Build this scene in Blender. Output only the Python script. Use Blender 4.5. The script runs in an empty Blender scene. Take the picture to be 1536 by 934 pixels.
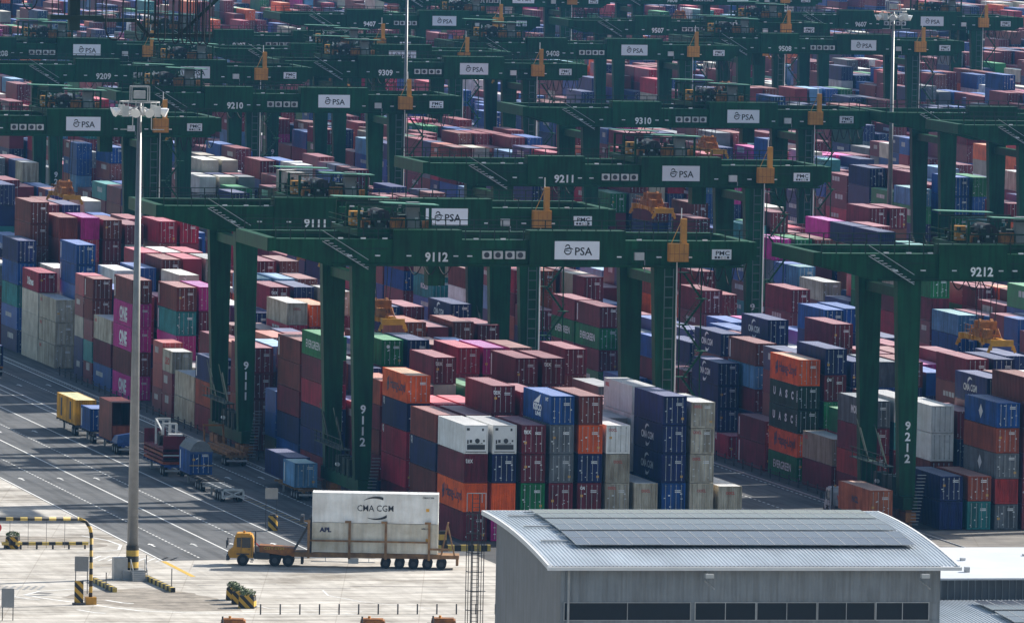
import bpy, math, random
from math import sin, cos, pi, radians
import numpy as np
random.seed(7)
R = radians
scn = bpy.context.scene
col = scn.collection
# ------------------------------------------------------------------ camera
HC = 77.6
YAW, PITCH, ROLL = R(13.0327), R(3.6521), R(-1.0827)
FPX = 12815.0                       # focal length in photo pixels (1536 wide)
def cam_matrix():
    fw = np.array([0, cos(PITCH), -sin(PITCH)]); rt = np.array([1.0, 0, 0]); up = np.cross(rt, fw)
    A = np.array([rt*cos(ROLL)-up*sin(ROLL), up*cos(ROLL)+rt*sin(ROLL), fw])
    c, s = cos(YAW), sin(YAW)
    return A @ np.array([[c, -s, 0], [s, c, 0], [0, 0, 1]])
CM = cam_matrix()
cam_d = bpy.data.cameras.new('camera'); cam = bpy.data.objects.new('camera', cam_d); col.objects.link(cam)
cam_d.sensor_width = 36.0; cam_d.lens = 36.0*FPX/1536.0
cam_d.clip_start = 5.0; cam_d.clip_end = 9000.0
from mathutils import Matrix, Vector
mw = Matrix.Identity(4)
for i in range(3):
    mw[i][0] = CM[0][i]; mw[i][1] = CM[1][i]; mw[i][2] = -CM[2][i]
mw[2][3] = HC
cam.matrix_world = mw
scn.camera = cam
# ------------------------------------------------------------------ sky, sun, exposure
SUN_EL = R(33); SUN_DIR = Vector((0.955, 0.296, 0)).normalized()
w = bpy.data.worlds.new('World'); scn.world = w; w.use_nodes = True
nt = w.node_tree; nt.nodes.clear()
bg = nt.nodes.new('ShaderNodeBackground'); sky = nt.nodes.new('ShaderNodeTexSky'); out = nt.nodes.new('ShaderNodeOutputWorld')
sky.sky_type = 'NISHITA'; sky.sun_disc = False; sky.sun_elevation = SUN_EL
sky.sun_rotation = math.atan2(SUN_DIR.x, SUN_DIR.y); sky.air_density = 1.3; sky.dust_density = 2.0
bg.inputs[1].default_value = 0.078
nt.links.new(sky.outputs[0], bg.inputs[0]); nt.links.new(bg.outputs[0], out.inputs[0])
sl = bpy.data.lights.new('sun', 'SUN'); sun = bpy.data.objects.new('sun', sl); col.objects.link(sun)
sl.energy = 4.6; sl.angle = R(0.6); sl.color = (1.0, 0.95, 0.87)
sd = Vector((SUN_DIR.x*cos(SUN_EL), SUN_DIR.y*cos(SUN_EL), sin(SUN_EL)))
sun.rotation_euler = sd.to_track_quat('Z', 'Y').to_euler(); sun.location = (300, 1000, 300)
vs = scn.view_settings; vs.view_transform = 'Standard'; vs.look = 'None'; vs.gamma = 1.0; vs.use_curve_mapping = False
vs.exposure = 0.9
scn.cycles.max_bounces = 5; scn.cycles.diffuse_bounces = 2; scn.cycles.glossy_bounces = 2; scn.cycles.volume_bounces = 0
scn.cycles.transparent_max_bounces = 4; scn.cycles.use_denoising = True
# ------------------------------------------------------------------ materials
MATS = {}
def mat(name, color, rough=0.6, metal=0.0, var=0.25, scale=0.6, bump=0.0, dirt=None, coord='Object', stretch=(1, 1, 1), spec=0.5, streak=0.0):
    if name in MATS: return MATS[name]
    m = bpy.data.materials.new(name); m.use_nodes = True; n = m.node_tree.nodes; l = m.node_tree.links
    b = n['Principled BSDF']; b.inputs['Roughness'].default_value = rough; b.inputs['Metallic'].default_value = metal
    b.inputs['Specular IOR Level'].default_value = spec
    tc = n.new('ShaderNodeTexCoord'); mp = n.new('ShaderNodeMapping'); l.new(tc.outputs[coord], mp.inputs[0]); mp.inputs['Scale'].default_value = stretch
    oi = n.new('ShaderNodeObjectInfo'); ad = n.new('ShaderNodeVectorMath'); ad.operation = 'ADD'
    sc_ = n.new('ShaderNodeVectorMath'); sc_.operation = 'SCALE'; sc_.inputs[3].default_value = 37.0
    cb = n.new('ShaderNodeCombineXYZ'); l.new(oi.outputs['Random'], cb.inputs[0]); l.new(oi.outputs['Random'], cb.inputs[1]); l.new(cb.outputs[0], sc_.inputs[0])
    l.new(mp.outputs[0], ad.inputs[0]); l.new(sc_.outputs[0], ad.inputs[1])
    tx = n.new('ShaderNodeTexNoise'); tx.inputs['Scale'].default_value = scale; tx.inputs['Detail'].default_value = 6; tx.inputs['Roughness'].default_value = 0.65
    l.new(ad.outputs[0], tx.inputs['Vector'])
    rp = n.new('ShaderNodeValToRGB'); rp.color_ramp.elements[0].position = 0.3; rp.color_ramp.elements[1].position = 0.72
    d = dirt or tuple(c*(1-var) for c in color)
    rp.color_ramp.elements[0].color = (*d, 1); rp.color_ramp.elements[1].color = (*tuple(min(1, c*(1+var*0.4)) for c in color), 1)
    l.new(tx.outputs[0], rp.inputs[0])
    colr_out = rp.outputs[0]
    if streak:
        mps = n.new('ShaderNodeMapping'); mps.inputs['Scale'].default_value = (2.6, 2.6, .22); l.new(ad.outputs[0], mps.inputs[0])
        ts = n.new('ShaderNodeTexNoise'); ts.inputs['Scale'].default_value = 1.0; ts.inputs['Detail'].default_value = 5; l.new(mps.outputs[0], ts.inputs['Vector'])
        rs_ = n.new('ShaderNodeValToRGB'); rs_.color_ramp.elements[0].position = .38; rs_.color_ramp.elements[1].position = .58
        rs_.color_ramp.elements[0].color = (.42, .36, .30, 1); rs_.color_ramp.elements[1].color = (1, 1, 1, 1); l.new(ts.outputs[0], rs_.inputs[0])
        mxs = n.new('ShaderNodeMix'); mxs.data_type = 'RGBA'; mxs.blend_type = 'MULTIPLY'; mxs.inputs[0].default_value = streak
        l.new(colr_out, mxs.inputs[6]); l.new(rs_.outputs[0], mxs.inputs[7]); colr_out = mxs.outputs[2]
    hv = n.new('ShaderNodeHueSaturation'); mr = n.new('ShaderNodeMapRange'); mr.inputs[3].default_value = 0.82; mr.inputs[4].default_value = 1.15
    l.new(oi.outputs['Random'], mr.inputs[0]); l.new(mr.outputs[0], hv.inputs['Value']); l.new(colr_out, hv.inputs['Color'])
    l.new(hv.outputs[0], b.inputs['Base Color'])
    if bump:
        bp = n.new('ShaderNodeBump'); bp.inputs['Strength'].default_value = bump; bp.inputs['Distance'].default_value = 0.05
        l.new(tx.outputs[0], bp.inputs['Height']); l.new(bp.outputs[0], b.inputs['Normal'])
    MATS[name] = m
    return m
def stripes(name, c1, c2, freq=1.0, axis=(1, 0, 1), rough=0.6):
    if name in MATS: return MATS[name]
    m = bpy.data.materials.new(name); m.use_nodes = True; n = m.node_tree.nodes; l = m.node_tree.links
    b = n['Principled BSDF']; b.inputs['Roughness'].default_value = rough
    tc = n.new('ShaderNodeTexCoord'); dp = n.new('ShaderNodeVectorMath'); dp.operation = 'DOT_PRODUCT'; dp.inputs[1].default_value = axis
    l.new(tc.outputs['Object'], dp.inputs[0])
    mu = n.new('ShaderNodeMath'); mu.operation = 'MULTIPLY'; mu.inputs[1].default_value = freq; l.new(dp.outputs['Value'], mu.inputs[0])
    fr = n.new('ShaderNodeMath'); fr.operation = 'FRACT'; l.new(mu.outputs[0], fr.inputs[0])
    gt = n.new('ShaderNodeMath'); gt.operation = 'GREATER_THAN'; gt.inputs[1].default_value = 0.5; l.new(fr.outputs[0], gt.inputs[0])
    tx = n.new('ShaderNodeTexNoise'); tx.inputs['Scale'].default_value = 2.5; tx.inputs['Detail'].default_value = 5
    mx = n.new('ShaderNodeMix'); mx.data_type = 'RGBA'; l.new(gt.outputs[0], mx.inputs[0]); mx.inputs[6].default_value = (*c1, 1); mx.inputs[7].default_value = (*c2, 1)
    m2 = n.new('ShaderNodeMix'); m2.data_type = 'RGBA'; m2.blend_type = 'MULTIPLY'; m2.inputs[0].default_value = 0.5
    l.new(mx.outputs[2], m2.inputs[6]); l.new(tx.outputs[0], m2.inputs[7]); l.new(m2.outputs[2], b.inputs['Base Color'])
    MATS[name] = m
    return m
PAL = {  # container paint, real base colours
 'maroon': (.185, .012, .030), 'brown': (.19, .034, .024), 'crimson': (.40, .010, .045), 'magenta': (.56, .015, .26), 'navy': (.009, .018, .115),
 'blue': (.010, .075, .31), 'sky': (.12, .28, .50), 'teal': (.035, .25, .25), 'green': (.008, .19, .05), 'olive': (.015, .055, .03), 'orange': (.86, .125, .015),
 'rust': (.38, .075, .03), 'red': (.40, .03, .025), 'grey': (.15, .165, .185), 'cream': (.50, .47, .39), 'white': (.78, .79, .79), 'beige': (.40, .335, .26), 'yellow': (.80, .38, .015)}
DIRT = {'cream': (.36, .31, .23), 'white': (.66, .65, .62), 'beige': (.30, .25, .18)}
NICE = {'maroon': 'maroon', 'brown': 'brown', 'crimson': 'crimson', 'magenta': 'magenta', 'navy': 'navy blue', 'blue': 'blue', 'sky': 'pale blue', 'teal': 'teal', 'green': 'green',
        'olive': 'dark green', 'orange': 'orange', 'rust': 'rust orange', 'red': 'red', 'grey': 'grey', 'cream': 'cream', 'white': 'white', 'beige': 'beige', 'yellow': 'yellow'}
def roofed(k):  # weathered roof paint, with sunlit brightness and sheen mixed into the colour
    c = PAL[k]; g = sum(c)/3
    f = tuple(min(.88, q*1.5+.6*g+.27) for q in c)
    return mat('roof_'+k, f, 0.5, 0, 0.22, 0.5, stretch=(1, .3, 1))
def paint(k): return mat('container_'+k, PAL[k], 0.6, 0, 0.42, 0.5, spec=.3, streak=.22 if k == 'white' else (.35 if k in ('dirtywhite', 'orange', 'magenta') else .65), dirt=DIRT.get(k), stretch=(1, .5, 1))
M_green = mat('crane_green', (.004, .075, .028), .55, 0, .4, .3, spec=.25, streak=.6)
M_gdark = mat('crane_dark', (.005, .028, .016), .6, 0, .3, .5)
M_canopy = mat('canopy_green', (.09, .26, .18), .5, 0, .2, .5)
M_black = mat('black_rubber', (.012, .012, .013), .8)
M_steel = mat('galvanised', (.45, .46, .47), .5, .2, .2, 2)
M_bar = mat('locking_bar', (.42, .42, .42), .5, .1, .2, 2)
M_white = mat('white_paint', (.80, .81, .82), .5, 0, .1, 1)
M_sign = mat('sign_white', (.78, .82, .88), .4, 0, .05, 1)
M_ink = mat('black_ink', (.008, .008, .012), .5, 0, .1, 1)
M_ored = mat('red_ink', (.55, .04, .03), .5, 0, .1, 1)
M_hblue = mat('blue_ink', (.005, .009, .06), .5, 0, .1, 1)
M_cab = mat('cabinet_orange', (.60, .27, .04), .55, 0, .25, 1)
M_oran = mat('machine_orange', (.42, .15, .02), .6, 0, .5, 1.5, dirt=(.12, .05, .02))
M_yel = mat('machine_yellow', (.62, .30, .02), .5, 0, .35, 1.2)
M_rust = mat('rusty_steel', (.30, .17, .07), .75, 0, .5, 1.2, dirt=(.12, .06, .03))
M_dgrey = mat('dark_grey', (.05, .05, .055), .7)
M_grey = mat('mid_grey', (.26, .27, .28), .6)
M_ac = mat('unit_white', (.62, .63, .62), .5)
M_stripe = stripes('hazard_stripes', (.62, .36, .03), (.015, .014, .013), 1.1, (1, 0, 1))
M_stripez = stripes('hazard_bands', (.62, .40, .06), (.015, .014, .013), 0.9, (0, 0, 1))
M_stripey = stripes('hazard_bands_long', (.62, .45, .10), (.015, .014, .013), 0.55, (0, 1, 0))
M_stripex = stripes('hazard_bands_cross', (.62, .45, .10), (.015, .014, .013), 0.75, (1, 0, 0))
M_mark = mat('road_paint', (.72, .72, .70), .7, 0, .35, 3, coord='Object')
M_ymark = mat('road_paint_yellow', (.60, .38, .05), .7, 0, .35, 3)
M_glass = mat('dark_glass', (.02, .025, .03), .08, 0, .1, 1)
M_leaf = mat('foliage', (.07, .12, .02), .6, 0, .5, 4)
# ------------------------------------------------------------------ mesh helpers
class MB:
    def __init__(s): s.v = []; s.f = []
    def quad(s, a, b, c, d):
        i = len(s.v); s.v += [a, b, c, d]; s.f.append((i, i+1, i+2, i+3)); return s
    def poly(s, pts):
        i = len(s.v); s.v += list(pts); s.f.append(tuple(range(i, i+len(pts)))); return s
    def box(s, x0, x1, y0, y1, z0, z1):
        i = len(s.v)
        s.v += [(x0, y0, z0), (x1, y0, z0), (x1, y1, z0), (x0, y1, z0), (x0, y0, z1), (x1, y0, z1), (x1, y1, z1), (x0, y1, z1)]
        s.f += [(i, i+3, i+2, i+1), (i+4, i+5, i+6, i+7), (i, i+1, i+5, i+4), (i+1, i+2, i+6, i+5), (i+2, i+3, i+7, i+6), (i+3, i, i+4, i+7)]
        return s
    def hexa(s, p):      # 8 points: bottom ring 0-3 (ccw from above), top ring 4-7
        i = len(s.v); s.v += list(p)
        s.f += [(i, i+3, i+2, i+1), (i+4, i+5, i+6, i+7), (i, i+1, i+5, i+4), (i+1, i+2, i+6, i+5), (i+2, i+3, i+7, i+6), (i+3, i, i+4, i+7)]
        return s
    def bar(s, a, b, w, h=None):
        h = h or w; a = Vector(a); b = Vector(b); d = (b-a).normalized()
        up = Vector((0, 0, 1)) if abs(d.z) < .95 else Vector((0, 1, 0))
        sx = d.cross(up).normalized()*w/2; sz = sx.cross(d).normalized()*h/2
        P = [a-sx-sz, a+sx-sz, b+sx-sz, b-sx-sz, a-sx+sz, a+sx+sz, b+sx+sz, b-sx+sz]
        return s.hexa([tuple(q) for q in P])
    def tube(s, pts, r, n=6, cap=True, r2=None):
        pts = [Vector(p) for p in pts]; k = len(pts); base = len(s.v)
        for j, p in enumerate(pts):
            d = (pts[min(j+1, k-1)]-pts[max(j-1, 0)]).normalized()
            up = Vector((0, 0, 1)) if abs(d.z) < .9 else Vector((1, 0, 0))
            sx = d.cross(up).normalized(); sz = sx.cross(d)
            rr = r if r2 is None else r+(r2-r)*j/(k-1)
            for q in range(n):
                a = 2*pi*q/n; s.v.append(tuple(p+sx*cos(a)*rr+sz*sin(a)*rr))
        for j in range(k-1):
            for q in range(n):
                a = base+j*n+q; b2 = base+j*n+(q+1) % n; s.f.append((a, b2, b2+n, a+n))
        if cap:
            s.f.append(tuple(base+q for q in reversed(range(n)))); s.f.append(tuple(base+(k-1)*n+q for q in range(n)))
        return s
    def cyl(s, c, r, h, axis='z', n=16):
        x, y, z = c; d = {'x': (h, 0, 0), 'y': (0, h, 0), 'z': (0, 0, h)}[axis]
        return s.tube([(x-d[0]/2, y-d[1]/2, z-d[2]/2), (x+d[0]/2, y+d[1]/2, z+d[2]/2)], r, n)
    def mesh(s, name, m=None, smooth=False):
        me = bpy.data.meshes.new(name); me.from_pydata(s.v, [], s.f)
        if smooth:
            me.polygons.foreach_set('use_smooth', [True]*len(me.polygons))
        if m: me.materials.append(m)
        return me
    def build(s, name, m, parent=None, loc=None, smooth=False):
        return link(name, s.mesh(name, m, smooth), parent, loc)
def link(name, me, parent=None, loc=None, rz=None):
    o = bpy.data.objects.new(name, me); col.objects.link(o)
    if parent is not None: o.parent = parent
    if loc is not None: o.location = loc
    if rz is not None: o.rotation_euler[2] = rz
    return o
def inst(name, me, m, parent=None, loc=None, rz=None):
    o = link(name, me, parent, loc, rz)
    if m is not None and o.material_slots:
        o.material_slots[0].link = 'OBJECT'; o.material_slots[0].material = m
    return o
def thing(name, label, cat, loc=(0, 0, 0), rz=0, group=None):
    o = bpy.data.objects.new(name, None); col.objects.link(o); o.location = loc; o.rotation_euler[2] = rz; o.empty_display_size = .5
    return tag(o, label, cat, group)
def tag(o, label=None, cat=None, group=None, kind=None):
    if label: o['label'] = label
    if cat: o['category'] = cat
    if group: o['group'] = group
    if kind: o['kind'] = kind
    return o
_txt = {}
def text_mesh(s, size=1.0, bold=0.0, width=None):
    """flat lettering in the XZ plane, facing -Y, centred on the origin"""
    k = (s, size, bold, width)
    if k in _txt: return _txt[k]
    cu = bpy.data.curves.new('lettering', 'FONT'); cu.body = s; cu.size = size; cu.offset = bold*size; cu.resolution_u = 2; cu.align_x = 'CENTER'
    o = bpy.data.objects.new('lettering', cu); col.objects.link(o)
    dg = bpy.context.evaluated_depsgraph_get(); me = bpy.data.meshes.new_from_object(o.evaluated_get(dg))
    bpy.data.objects.remove(o)
    xs = [v.co.x for v in me.vertices]; ys = [v.co.y for v in me.vertices]
    cx, cy = (min(xs)+max(xs))/2, (min(ys)+max(ys))/2; f = 1 if width is None else width/(max(xs)-min(xs))
    for v in me.vertices: v.co = ((v.co.x-cx)*f, 0, v.co.y-cy)
    me.materials.clear(); _txt[k] = me
    return me
def letters(s, m, parent, loc, size, bold=.02, width=None, side=False, name='lettering'):
    me = text_mesh(s, size, bold, width)
    if not me.materials: me.materials.append(None)
    o = inst(name, me, m, parent, loc)
    if side: o.rotation_euler[2] = -pi/2      # reads on a face that looks towards -X
    return o
# ------------------------------------------------------------------ ground, roads
def ground_mat(name, base, dirt, scale, joints=None, streak=.5, rough=.85, lng=.12, stain=0):
    m = bpy.data.materials.new(name); m.use_nodes = True; n = m.node_tree.nodes; l = m.node_tree.links
    b = n['Principled BSDF']; b.inputs['Roughness'].default_value = rough; b.inputs['Specular IOR Level'].default_value = .3
    tc = n.new('ShaderNodeTexCoord')
    n1 = n.new('ShaderNodeTexNoise'); n1.inputs['Scale'].default_value = scale; n1.inputs['Detail'].default_value = 8; n1.inputs['Roughness'].default_value = .7
    l.new(tc.outputs['Object'], n1.inputs['Vector'])
    mp = n.new('ShaderNodeMapping'); mp.inputs['Scale'].default_value = (1.2, .06, 1); mp.inputs['Rotation'].default_value = (0, 0, R(6)); l.new(tc.outputs['Object'], mp.inputs[0])
    n2 = n.new('ShaderNodeTexNoise'); n2.inputs['Scale'].default_value = .9; n2.inputs['Detail'].default_value = 6; l.new(mp.outputs[0], n2.inputs['Vector'])
    mp3 = n.new('ShaderNodeMapping'); mp3.inputs['Scale'].default_value = (.05, 1.0, 1); mp3.inputs['Rotation'].default_value = (0, 0, R(-14)); l.new(tc.outputs['Object'], mp3.inputs[0])
    n3 = n.new('ShaderNodeTexNoise'); n3.inputs['Scale'].default_value = 1.1; n3.inputs['Detail'].default_value = 6; l.new(mp3.outputs[0], n3.inputs['Vector'])
    r1 = n.new('ShaderNodeValToRGB'); r1.color_ramp.elements[0].position = .32; r1.color_ramp.elements[1].position = .66
    r1.color_ramp.elements[0].color = (*dirt, 1); r1.color_ramp.elements[1].color = (*base, 1); l.new(n1.outputs[0], r1.inputs[0])
    last = r1.outputs[0]
    for nn, st in ((n2, lng), (n3, streak)):
        rr = n.new('ShaderNodeValToRGB'); rr.color_ramp.elements[0].position = .36; rr.color_ramp.elements[1].position = .56
        rr.color_ramp.elements[0].color = (.35, .34, .33, 1); rr.color_ramp.elements[1].color = (1, 1, 1, 1); l.new(nn.outputs[0], rr.inputs[0])
        mx = n.new('ShaderNodeMix'); mx.data_type = 'RGBA'; mx.blend_type = 'MULTIPLY'; mx.inputs[0].default_value = st
        l.new(last, mx.inputs[6]); l.new(rr.outputs[0], mx.inputs[7]); last = mx.outputs[2]
    if stain:
        n5 = n.new('ShaderNodeTexNoise'); n5.inputs['Scale'].default_value = .075; n5.inputs['Detail'].default_value = 9; n5.inputs['Roughness'].default_value = .72; l.new(tc.outputs['Object'], n5.inputs['Vector'])
        r5 = n.new('ShaderNodeValToRGB'); r5.color_ramp.elements[0].position = .36; r5.color_ramp.elements[1].position = .5
        r5.color_ramp.elements[0].color = (.42, .38, .33, 1); r5.color_ramp.elements[1].color = (1, 1, 1, 1); l.new(n5.outputs[0], r5.inputs[0])
        mx = n.new('ShaderNodeMix'); mx.data_type = 'RGBA'; mx.blend_type = 'MULTIPLY'; mx.inputs[0].default_value = stain
        l.new(last, mx.inputs[6]); l.new(r5.outputs[0], mx.inputs[7]); last = mx.outputs[2]
    if joints:
        br = n.new('ShaderNodeTexBrick'); br.offset = 0; br.inputs['Scale'].default_value = 1; br.inputs['Brick Width'].default_value = joints; br.inputs['Row Height'].default_value = joints*.8
        br.inputs['Mortar Size'].default_value = .05; br.inputs['Color1'].default_value = (1, 1, 1, 1); br.inputs['Color2'].default_value = (.93, .93, .92, 1); br.inputs['Mortar'].default_value = (.72, .70, .67, 1)
        mp4 = n.new('ShaderNodeMapping'); mp4.inputs['Rotation'].default_value = (0, 0, R(13)); l.new(tc.outputs['Object'], mp4.inputs[0]); l.new(mp4.outputs[0], br.inputs['Vector'])
        mx = n.new('ShaderNodeMix'); mx.data_type = 'RGBA'; mx.blend_type = 'MULTIPLY'; mx.inputs[0].default_value = .8
        l.new(last, mx.inputs[6]); l.new(br.outputs[0], mx.inputs[7]); last = mx.outputs[2]
    l.new(last, b.inputs['Base Color'])
    return m
def sheet(name, pts, z, m, parent=None):
    return MB().poly([(x, y, z) for x, y in pts]).build(name, m, parent)
M_yard = ground_mat('yard_pavement', (.10, .10, .10), (.05, .05, .052), .15, None, .4)
M_asph = ground_mat('asphalt', (.135, .137, .14), (.10, .103, .108), .25, None, .3, lng=.55)
M_conc = ground_mat('concrete_apron', (.66, .625, .57), (.40, .37, .33), .16, 7.5, .6, lng=.2, stain=.75)
tag(sheet('ground', [(-400, -200), (1600, -200), (1600, 3600), (-400, 3600)], -.02, M_yard), kind='structure')
road = tag(sheet('road', [(153.5, 812.5), (187.2, 817.5), (187.2, 2600), (153.5, 2600)], .004, M_asph), kind='structure')
tag(sheet('concrete_apron', [(60, 560), (186, 560), (186, 817.2), (153.5, 812.4), (153.5, 2600), (60, 2600)], -.002, M_conc), kind='structure')
aisle = tag(sheet('aisle_road', [(219, 834), (239, 834), (239, 2600), (219, 2600)], .004, M_asph), kind='structure')
tag(sheet('pavement_strip', [(220, 820), (300, 820), (300, 843), (220, 843)], -.006, ground_mat('worn_concrete', (.27, .25, .225), (.15, .14, .13), .2, 6, .5)), kind='structure')
def line(name, x, y0, y1, wd=.16, parent=road, m=M_mark, z=.01): return MB().quad((x-wd/2, y0, z), (x+wd/2, y0, z), (x+wd/2, y1, z), (x-wd/2, y1, z)).build(name, m, parent)
for x, a, b in ((153.7, 812.6, 1500), (162.1, 814, 1500), (170.35, 820, 1500), (175.05, 846, 1500), (176.25, 848, 1500), (183.9, 850, 1500)): line('lane_line', x, a, b, .2)
dm = MB().quad((-.09, -.5, 0), (.09, -.5, 0), (.09, .5, 0), (-.09, .5, 0)).mesh('lane_dash', M_mark)
far = MB()
for x in (157.9, 165.95, 180.55, 184.6):
    y = 816.0 if x < 170 else 851.0
    k = 0
    while y < 1400:
        if k < 62: link('lane_dash', dm, road, (x, y, .012))
        else: far.quad((x-.09, y-.5, .012), (x+.09, y-.5, .012), (x+.09, y+.5, .012), (x-.09, y+.5, .012))
        y += 1.7; k += 1
tag(far.build('distant_lane_dashes', M_mark, road), kind='stuff')
am = MB().poly([(-.1, -1.6, 0), (.1, -1.6, 0), (.1, .5, 0), (-.1, .5, 0)]).poly([(-.38, .45, 0), (.38, .45, 0), (0, 1.6, 0)]).mesh('lane_arrow', M_mark)
for y in (829.0, 905.5, 969.0, 1040.0):
    for x in (155.7, 160.0, 164.0, 168.2, 182.3, 178.6): link('lane_arrow', am, road, (x, y+(x-160)*.05, .013))
for i in range(74):                                   # hatching in the median and the island
    y = 849+i*2.3
    MB().poly([(175.15, y, .011), (175.15, y+.3, .011), (176.15, y+1.3, .011), (176.15, y+1.0, .011)]).build('hatch_bar', M_ymark if i < 14 else M_mark, road)
for i in range(24):
    y = 827+i*2.1; x0 = 170.5; x1 = 175.0
    MB().poly([(x0, y-1.3, .011), (x0, y-1.08, .011), (x1, y+.7, .011), (x1, y+.48, .011)]).build('hatch_bar', mat('worn_paint', (.26, .26, .26), .8), road)
for x, a, b in ((226.3, 834, 1300), (230.6, 834, 1300), (237.2, 834, 1300)):
    y = a; k = 0; far = MB()
    while y < b:
        if k < 45: link('lane_dash', dm, aisle, (x, y, .012))
        else: far.quad((x-.09, y-.5, .012), (x+.09, y-.5, .012), (x+.09, y+.5, .012), (x-.09, y+.5, .012))
        y += 1.9; k += 1
    tag(far.build('distant_lane_dashes', M_mark, aisle), kind='stuff')
apron = bpy.data.objects['concrete_apron']
M_soil = ground_mat('dusty_soil', (.40, .355, .30), (.17, .15, .125), .55, None, .5)
def blob(name, pts, m, z, n=5):
    P_ = []
    rb = random.Random(len(pts)*7+int(pts[0][0]))
    for (x0, y0), (x1, y1) in zip(pts, pts[1:]+pts[:1]):
        for i in range(n): t = i/n; P_.append((x0+(x1-x0)*t+rb.uniform(-.35, .35), y0+(y1-y0)*t+rb.uniform(-.35, .35), z))
    return MB().poly(P_).build(name, m, parent=apron)
blob('dirt_patch', [(137.5, 777), (141, 769.5), (146, 764.5), (152, 764), (152.6, 772), (150.5, 781), (147, 786), (141, 783)], M_soil, .0032)
blob('dirt_patch', [(141.5, 826.5), (150, 826), (151.3, 829.5), (147, 838), (141, 840)], M_soil, .003)
MB().quad((153.45, 796.5, .006), (153.95, 796.5, .006), (153.95, 812, .006), (153.45, 812, .006)).build('yellow_line', M_ymark, apron)
def strip(name, pts, wd, m=M_mark, z=.004, parent=apron):
    b = MB()
    for (x0, y0), (x1, y1) in zip(pts, pts[1:]):
        d = Vector((x1-x0, y1-y0, 0)).normalized()*wd/2; p = Vector((-d.y, d.x, 0)); e = d*.4
        b.quad((x0-p.x-e.x, y0-p.y-e.y, z), (x0+p.x-e.x, y0+p.y-e.y, z), (x1+p.x+e.x, y1+p.y+e.y, z), (x1-p.x+e.x, y1-p.y+e.y, z)); z += .0008
    return b.build(name, m, parent)
strip('kerb_line', [(135.6, 776.8), (134.6, 779.8), (136.5, 783), (141, 785.5), (143, 786)], .35)
strip('kerb_line', [(135.6, 776.8), (140.5, 768), (142.7, 764.6), (146.5, 762.7), (153, 761.6), (162, 760.8)], .35)
strip('kerb_line', [(151.5, 824), (152.6, 829), (152.2, 834), (150.5, 839)], .3)
strip('kerb_line', [(147, 822), (150, 822.6), (151.5, 824)], .25)
strip('kerb_line', [(153.5, 772), (155, 766.5), (158, 764.6), (163, 763)], .25)
strip('kerb_line', [(163.5, 783), (163, 778), (165, 772), (170, 766)], .2)
for x, y in ((141.3, 774.5), (137.1, 765.8), (133.2, 778.4)): strip('turn_arrow', [(x, y), (x+1.1, y-2.6), (x+1.9, y-3.2)], .4)
for x, y in ((140.2, 771.6), (141.6, 771.3), (143.0, 771.0), (136.0, 781.5)): strip('dark_patch', [(x, y), (x+1.0, y-.6)], 1.5, mat('tar_patch', (.16, .155, .15), .9), .003)
for (a, b2, c, d, e) in ((157, 789.6, 160.2, 789, .28), (161.5, 785.5, 166.5, 784.8, .22), (146, 806, 150.5, 804.6, .5), (134, 795.5, 141, 794.4, .25), (138, 799, 145, 798, .22), (167, 787, 176, 785.2, .3), (172, 781, 177, 779.8, .25), (152.6, 788, 154.0, 787.8, .45)):
    strip('tar_seam', [(a, b2), (c, d)], e, mat('tar_patch', (.16, .155, .15), .9), .0035)
for i in range(9): strip('crosshatch', [(146.5+i*.9, 813-i*.25), (148.6+i*.9, 817.8-i*.25)], .22)
for i in range(9): strip('crosshatch', [(131.0+i*.7, 784.3), (132.2+i*.7, 788.0)], .3, mat('worn_paint', (.26, .26, .26), .8))
# ------------------------------------------------------------------ containers
ROWP = 2.93; BAYP = 13.05; COLX = [188.0, 240.97, 293.5, 345.6, 399.1, 455.4, 508.5, 561.5, 614.5, 667.5, 720.5, 773.5, 826.5, 879.5]; YB = [832.2, 844.0, 838.0, 835.0, 834.0, 836.0, 838.0, 840.0, 840.0, 836.0, 838.0, 834.0, 837.0, 835.0]
W = 2.438
def corr(p0, p1, out_, z0, z1, n, depth, mb):
    """corrugated wall from p0 to p1 (x,y), pushed inwards by depth"""
    (x0, y0), (x1, y1) = p0, p1; pts = []
    for i in range(n):
        for t, dd in ((0, 0), (.3, 0), (.5, depth), (.8, depth)):
            f = (i+t)/n; pts.append((x0+(x1-x0)*f-out_[0]*dd, y0+(y1-y0)*f-out_[1]*dd))
    pts.append((x1, y1))
    for a, b in zip(pts, pts[1:]): mb.quad((a[0], a[1], z0), (b[0], b[1], z0), (b[0], b[1], z1), (a[0], a[1], z1))
_cm = {}
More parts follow.
